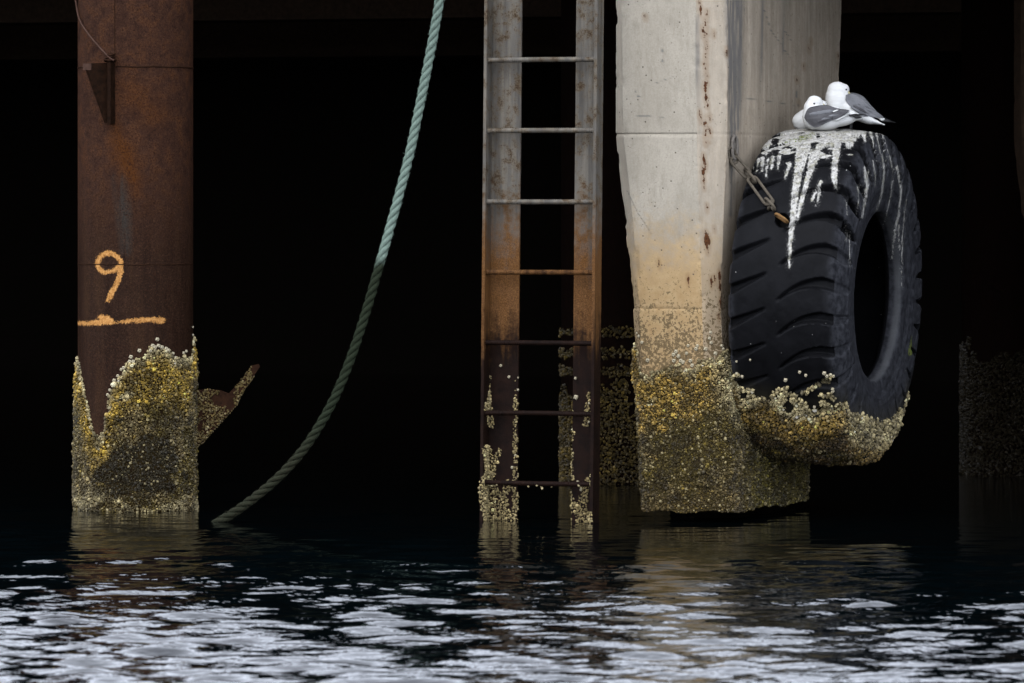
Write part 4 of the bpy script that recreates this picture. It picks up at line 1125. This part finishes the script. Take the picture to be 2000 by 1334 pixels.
def bird(name, label, base, sc, ells, wings, eye, bill, legs=(), yaw=0.0, body_label=None):
    """ells etc. are given in local metres: x to the picture's right, y away, z up; base is the point under the bird"""
    root = thing(name, label, 'bird', tuple(base), group='kittiwakes resting on the tyre')
    bm = bmesh.new()
    for e in ells: ellipsoid(bm, *e)
    me = bpy.data.meshes.new('tmp'); bm.to_mesh(me); bm.free()
    o = bpy.data.objects.new('tmp', me); COL.objects.link(o)
    r = o.modifiers.new('r', 'REMESH'); r.mode = 'VOXEL'; r.voxel_size = 0.0042
    s = o.modifiers.new('s', 'SMOOTH'); s.factor = 0.6; s.iterations = 9
    dg = bpy.context.evaluated_depsgraph_get()
    nm = bpy.data.meshes.new_from_object(o.evaluated_get(dg))
    bpy.data.objects.remove(o)
    V = np.array([v.co for v in nm.vertices]); 
    nn = np.array([v.normal for v in nm.vertices])
    V += nn * (0.0016 * (fbm(V * [1, 1, 1.6], 60, 3) - .5))[:, None]
    for v, c in zip(nm.vertices, V): v.co = c
    nm.polygons.foreach_set('use_smooth', [True] * len(nm.polygons))
    nm.materials.append(M_WHITE); nm.name = 'body'
    b = bpy.data.objects.new('body', nm); COL.objects.link(b); b.parent = root
    BASE[b.name] = base_of(root)
    tree = BVHTree.FromPolygons([tuple(c) for c in V], [tuple(p.vertices) for p in nm.polygons])
    def surf(x, z, side):
        hit = tree.ray_cast(Vector((x, -side * 1.0 if False else (-1.0 if side < 0 else 1.0), z)), Vector((0, 1.0 if side < 0 else -1.0, 0)))
        return hit[0][1] if hit[0] is not None else None
    parent_wing = {}
    for (nm_, mat, top, bot, lift, side, par) in wings:
        nu, nv = 34, 16
        A, Bt = catmull(top, nu), catmull(bot, nu)
        Gx = np.zeros((nu, nv, 3)); ok = np.zeros((nu, nv), bool)
        for i in range(nu):
            for j in range(nv):
                t = j / (nv - 1.0)
                x, z = A[i] * (1 - t) + Bt[i] * t
                y = surf(x, z, side)
                Gx[i, j] = (x, 0, z)
                if y is not None: Gx[i, j, 1] = y; ok[i, j] = True
        y = Gx[..., 1].copy()
        if ok.any():
            fill = y[ok].mean()
            y[~ok] = fill * 0.35
            for it in range(60):
                yp = np.pad(y, 1, mode='edge')
                av = (yp[2:, 1:-1] + yp[:-2, 1:-1] + yp[1:-1, 2:] + yp[1:-1, :-2]) / 4
                y = np.where(ok & (it < 40), y, av) if it < 40 else (y * 0.5 + av * 0.5)
        sg = -1.0 if side < 0 else 1.0
        jj = np.linspace(0, 1, nv)[None]; ii = np.linspace(0, 1, nu)[:, None]
        dome = np.sin(np.pi * np.clip(jj * 0.9 + 0.05, 0, 1))**0.5 * (0.5 + 0.5 * np.sin(np.pi * np.clip(ii * .85 + .1, 0, 1)))
        Gx[..., 1] = y + sg * (lift + 0.006 * dome)
        Gx[..., 1] += sg * 0.0012 * np.sin(jj * 22 + ii * 5) * sstep(.2, .8, ii)
        back = Gx.copy(); back[..., 1] -= sg * (0.004 + lift)
        Vw = np.vstack([Gx.reshape(-1, 3), back.reshape(-1, 3)]) + np.array(base)
        f1 = grid_faces(nu, nv); n0 = nu * nv
        f2 = f1[:, ::-1] + n0
        bd = [(i, 0) for i in range(nu)] + [(nu - 1, j) for j in range(1, nv)] + [(i, nv - 1) for i in range(nu - 2, -1, -1)] + [(0, j) for j in range(nv - 2, 0, -1)]
        bi = np.array([i * nv + j for i, j in bd])
        rim = np.stack([bi, np.roll(bi, -1), np.roll(bi, -1) + n0, bi + n0], 1)
        p = parent_wing.get(par, root)
        w = mk(nm_, Vw, [f1, f2, rim], mat, p)
        parent_wing[(nm_, side)] = w
    bmE = bmesh.new()
    ex, ez = eye
    ey = surf(ex, ez, -1) or -0.02
    bmesh.ops.create_icosphere(bmE, subdivisions=2, radius=1, matrix=Matrix.Translation(Vector((ex, ey + 0.0005, ez)) + Vector(base)) @ Matrix.Diagonal((0.0056, 0.003, 0.0046, 1)))
    bm_obj('eye', bmE, M_EYE, root, smooth=True)
    (bx, by, bz), (tx, ty, tz) = bill
    Cb = np.array([[bx + (tx - bx) * t, by + (ty - by) * t, bz + (tz - bz) * t - 0.004 * t * t] for t in np.linspace(0, 1, 10)]) + np.array(base)
    V_, F_ = tube(Cb, np.linspace(0.0075, 0.0012, 10), 9); mk('bill', V_, F_, M_BILL, root)
    for (x0, y0, z0, z1) in legs:
        Cl = np.array([[x0 + 0.004 * (1 - t), y0, z0 + (z1 - z0) * t] for t in np.linspace(0, 1, 8)]) + np.array(base)
        V_, F_ = tube(Cl, np.linspace(0.006, 0.0035, 8), 8); lg = mk('leg', V_, F_, M_LEG, root)
        bmF = bmesh.new()
        c = Vector((x0, y0, z1 + 0.002)) + Vector(base)
        prism(bmF, [c + Vector(q) for q in ((0.008, 0, 0), (-0.012, -0.022, 0), (-0.026, -0.017, 0), (-0.024, -0.008, 0), (-0.034, 0, 0), (-0.024, 0.008, 0), (-0.026, 0.017, 0), (-0.012, 0.022, 0))], (0, 0, -0.002), (0, 0, 0.003))
        bm_obj('foot', bmF, M_LEG, lg)
    return root

S = 1 / 418.0
def lx(px, x0): return (px - x0) * S
def loc_pts(lst, x0, y0): return [((x - x0) * S, (y0 - y) * S) for x, y in lst]
def E(px, py, y, r, x0, y0, ry=0.0, rz=0.0): return ((px - x0) * S, y, (y0 - py) * S), r, ry, rz

# the near bird, crouched, head turned back over its shoulder
yb1 = TC[1] - 0.12
x0, y0 = 1617, 257
b1 = W(x0, y0, yb1)
e1 = [E(1612, 231, 0, (.098, .058, .058), x0, y0, R(-4)), E(1589, 228, 0, (.052, .052, .062), x0, y0), E(1640, 231, 0, (.085, .046, .040), x0, y0, R(-8)), E(1660, 232, 0, (.060, .030, .014), x0, y0, R(-6)), E(1670, 233.5, 0.004, (.034, .026, .006), x0, y0, R(-2)),
      E(1584, 213, 0.0, (.034, .036, .042), x0, y0), E(1589, 203, 0.0, (.030, .029, .034), x0, y0), E(1592, 200, 0.0, (.037, .029, .030), x0, y0, R(12)), E(1600, 203, -0.002, (.020, .017, .013), x0, y0, R(20))]
w1 = lambda l: loc_pts(l, x0, y0)
bird('kittiwake', 'near crouching white gull with dark grey wing, head turned back above its shoulder', b1, 1,
     e1, [('wing', M_GREYD, w1([(1571, 227), (1578, 213), (1592, 208), (1614, 206), (1634, 212), (1655, 215)]), w1([(1571, 231), (1577, 240), (1592, 249), (1612, 241), (1634, 230), (1652, 218)]), 0.004, -1, None),
          ('wing', M_GREYD, w1([(1571, 227), (1578, 213), (1592, 208), (1614, 206), (1634, 212), (1655, 215)]), w1([(1571, 231), (1577, 240), (1592, 249), (1612, 241), (1634, 230), (1652, 218)]), 0.004, 1, None),
          *[('wing_feather', M_GREYF if k % 2 else M_GREYD, w1([(1596 + 7 * k, 236 - 3.2 * k), (1612 + 6 * k, 230 - 2.6 * k), (1634 + 4 * k, 224 - 1.6 * k)]), w1([(1597 + 7 * k, 241 - 3.2 * k), (1614 + 6 * k, 235 - 2.6 * k), (1636 + 4 * k, 226 - 1.6 * k)]), 0.0065 + 0.0008 * k, -1, ('wing', -1)) for k in range(5)],
          *[('wing_feather', M_GREYF, w1([(1580 + 9 * k, 222 - 1.5 * k), (1590 + 9 * k, 219 - 1.5 * k), (1602 + 9 * k, 220 - 1.2 * k)]), w1([(1581 + 9 * k, 227 - 1.5 * k), (1592 + 9 * k, 226 - 1.5 * k), (1603 + 9 * k, 222 - 1.2 * k)]), 0.0062, -1, ('wing', -1)) for k in range(4)],
          ('flight_feathers', M_GREYD, w1([(1628, 216), (1636, 214), (1648, 214), (1658, 216)]), w1([(1624, 236), (1634, 232), (1646, 226), (1656, 219)]), 0.009, -1, ('wing', -1)),
          ('trailing_edge', M_WHITE, w1([(1625, 218), (1630, 216), (1633, 215), (1637, 214.6)]), w1([(1626, 220), (1631, 218.5), (1635, 217), (1637, 215)]), 0.013, -1, ('wing', -1)),
          ('trailing_edge', M_WHITE, w1([(1630, 235.5), (1640, 230.5), (1650, 226), (1657, 221)]), w1([(1631, 237), (1641, 232.2), (1651, 227.4), (1658, 221.8)]), 0.009, -1, ('wing', -1)),
          ('primary_feather', M_BLACKF, w1([(1656, 224.5), (1668, 223), (1678, 223.5), (1688, 223.4)]), w1([(1657, 228), (1668, 228), (1678, 225.8), (1688, 224)]), 0.010, -1, ('wing', -1)),
          ('primary_feather', M_BLACKF, w1([(1665, 226), (1672, 226.5), (1678, 227.5), (1682, 229)]), w1([(1666, 229.5), (1671, 232), (1676, 231.5), (1682, 229.6)]), 0.013, -1, ('wing', -1)),
          ('primary_feather', M_BLACKF, w1([(1656, 225), (1668, 223), (1680, 223.5), (1690, 223)]), w1([(1657, 229), (1668, 228), (1680, 226), (1690, 223.8)]), 0.008, 1, ('wing', 1))],
     ((1590 - x0) * S, (y0 - 203.5) * S), (((1603 - x0) * S, -0.004, (y0 - 203.5) * S), ((1613 - x0) * S, 0.002, (y0 - 206) * S)))

# the standing bird behind it
x2, y2 = 1660, 251
yb2 = TC[1] + 0.10
b2 = W(x2, y2, yb2)
e2 = [E(1634, 204, 0, (.052, .056, .062), x2, y2), E(1629, 190, 0, (.040, .046, .050), x2, y2), E(1636, 178, 0, (.050, .043, .044), x2, y2, R(10)), E(1647, 176, -0.004, (.030, .028, .030), x2, y2), E(1637, 196, 0, (.06, .055, .06), x2, y2),
      E(1660, 213, 0, (.085, .055, .045), x2, y2, R(28)), E(1682, 226, 0, (.075, .040, .028), x2, y2, R(27)), E(1702, 235, 0, (.05, .030, .012), x2, y2, R(22)), E(1718, 241, 0, (.032, .026, .005), x2, y2, R(18))]
w2 = lambda l: loc_pts(l, x2, y2)
bird('kittiwake', 'taller plump white gull behind the near one, bill tucked into its pale grey back', b2, 1,
     e2, [('wing', M_GREYF, w2([(1651, 186), (1664, 183), (1680, 190), (1694, 203), (1708, 216), (1722, 227)]), w2([(1650, 196), (1656, 205), (1668, 215), (1682, 227), (1698, 228), (1718, 231)]), 0.004, -1, None),
          ('wing', M_GREYF, w2([(1653, 184), (1666, 181), (1684, 187), (1696, 199), (1708, 214), (1722, 225)]), w2([(1650, 198), (1656, 207), (1668, 216), (1682, 228), (1698, 229), (1718, 232)]), 0.004, 1, None),
          *[('wing_feather', M_GREYD if k % 2 else M_GREYF, w2([(1660 + 5 * k, 207 + 2 * k - 4 * k), (1674 + 5 * k, 214 + 1.2 * k - 4 * k), (1692 + 5 * k, 224 - 3 * k)]), w2([(1660 + 5 * k, 211 + 2 * k - 4 * k), (1673 + 5 * k, 219 + 1.2 * k - 4 * k), (1692 + 5 * k, 227 - 3 * k)]), 0.0065 + 0.0008 * k, -1, ('wing', -1)) for k in range(4)],
          *[('scapular_feather', M_GREYF, w2([(1676 + 6 * k, 190 + 5.5 * k), (1684 + 6 * k, 190 + 6 * k), (1693 + 6 * k, 199 + 6 * k)]), w2([(1675 + 6 * k, 197 + 5.5 * k), (1683 + 6 * k, 200 + 6 * k), (1693 + 6 * k, 203 + 6 * k)]), 0.010, -1, ('wing', -1)) for k in range(4)],
          ('flight_feathers', M_GREYF, w2([(1694, 206), (1702, 212), (1712, 219), (1724, 228)]), w2([(1690, 224), (1700, 227), (1712, 229), (1724, 231)]), 0.008, -1, ('wing', -1)),
          ('trailing_edge', M_WHITE, w2([(1712, 224), (1718, 227), (1724, 230), (1728, 232)]), w2([(1710, 229), (1716, 232), (1720, 235), (1724, 236)]), 0.010, -1, ('wing', -1)),
          ('primary_feather', M_BLACKF, w2([(1722, 232), (1730, 233), (1738, 236), (1750, 239.6)]), w2([(1721, 237), (1729, 238.5), (1738, 239), (1750, 240.4)]), 0.006, -1, ('wing', -1)),
          ('primary_feather', M_BLACKF, w2([(1722, 230), (1730, 231), (1738, 234), (1746, 238)]), w2([(1721, 234), (1729, 236), (1738, 237), (1746, 239)]), 0.006, 1, ('wing', 1))],
     ((1652 - x2) * S, (y2 - 175.5) * S), (((1655 - x2) * S, -0.014, (y2 - 180) * S), ((1664 - x2) * S, -0.020, (y2 - 187) * S)),
     legs=((0.0, -0.018, 0.06, -0.004), (0.008, 0.022, 0.06, -0.004)))

# a third one, all but hidden
x3, y3 = 1592, 252
b3 = W(x3, y3, TC[1] + 0.03)
e3 = [E(1577, 233, 0, (.072, .052, .05), x3, y3, R(-25)), E(1568, 236, 0, (.05, .046, .04), x3, y3), E(1605, 228, 0.01, (.09, .048, .045), x3, y3), E(1650, 226, 0.02, (.07, .03, .015), x3, y3, R(-5)), E(1590, 214, 0, (.036, .034, .034), x3, y3), E(1604, 205, 0.0, (.028, .026, .022), x3, y3)]
w3 = lambda l: loc_pts(l, x3, y3)
bird('kittiwake', 'third white gull almost hidden behind the near one, its breast showing against the concrete', b3, 1,
     e3, [('wing', M_GREYD, w3([(1596, 220), (1608, 214), (1630, 218), (1660, 224)]), w3([(1596, 236), (1608, 242), (1630, 238), (1660, 228)]), 0.003, 1, None)],
     ((1606 - x3) * S, (y3 - 205) * S), (((1612 - x3) * S, 0.0, (y3 - 206) * S), ((1620 - x3) * S, 0.004, (y3 - 208) * S)))

# ================================================================== DIM STRUCTURE BEHIND
def dim_pile(label, pxc, y, rad, top, bands, seed, shade_mul):
    cx = (pxc - 1000) / FPX * (DIST + y)
    root = thing('steel_pile', label, 'pile', (cx, y, 0), group='shadowed piles under the deck')
    nt, nz = 90, 150
    t = np.linspace(0, 2 * np.pi, nt, endpoint=False); z = np.linspace(-0.5, 2.97, nz)
    TH, ZP = np.meshgrid(t, z, indexing='ij')
    nr = np.stack([np.sin(TH), -np.cos(TH), 0 * TH], -1).reshape(-1, 3)
    V = np.array([cx, y, 0]) + nr * rad + np.c_[0 * TH.ravel(), 0 * TH.ravel(), ZP.ravel()]
    f = grid_faces(nt, nz, close_u=True)
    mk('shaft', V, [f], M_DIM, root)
    def cov(P, px, py):
        c = py - top - 190 * (fbm(P, 6, 3, seed) - 0.5) + 50 * (fbm(P, 20, 3, seed) - .5)
        for b0_, b1_ in bands: c = np.maximum(c, np.minimum(py - b0_, b1_ - py) + 16 * (fbm(P, 25, 3, seed) - .5) - 1)
        return c
    cen = V[f].mean(1)
    grow(V, f, 34000, cov, lambda P, px, py, c: rng.uniform(0.007, 0.012, len(P)), lambda P, px, py, c: np.tile((C_OLIVE * 0.7 + C_GOLD * 0.18) * shade_mul, (len(P), 1)), root, face_keep=(cen[:, 2] > -0.03) & (cen[:, 2] < 1.3), k=6, hits=0.0)  # shell colour lowered per pile to paint in the deck's shade
    return root
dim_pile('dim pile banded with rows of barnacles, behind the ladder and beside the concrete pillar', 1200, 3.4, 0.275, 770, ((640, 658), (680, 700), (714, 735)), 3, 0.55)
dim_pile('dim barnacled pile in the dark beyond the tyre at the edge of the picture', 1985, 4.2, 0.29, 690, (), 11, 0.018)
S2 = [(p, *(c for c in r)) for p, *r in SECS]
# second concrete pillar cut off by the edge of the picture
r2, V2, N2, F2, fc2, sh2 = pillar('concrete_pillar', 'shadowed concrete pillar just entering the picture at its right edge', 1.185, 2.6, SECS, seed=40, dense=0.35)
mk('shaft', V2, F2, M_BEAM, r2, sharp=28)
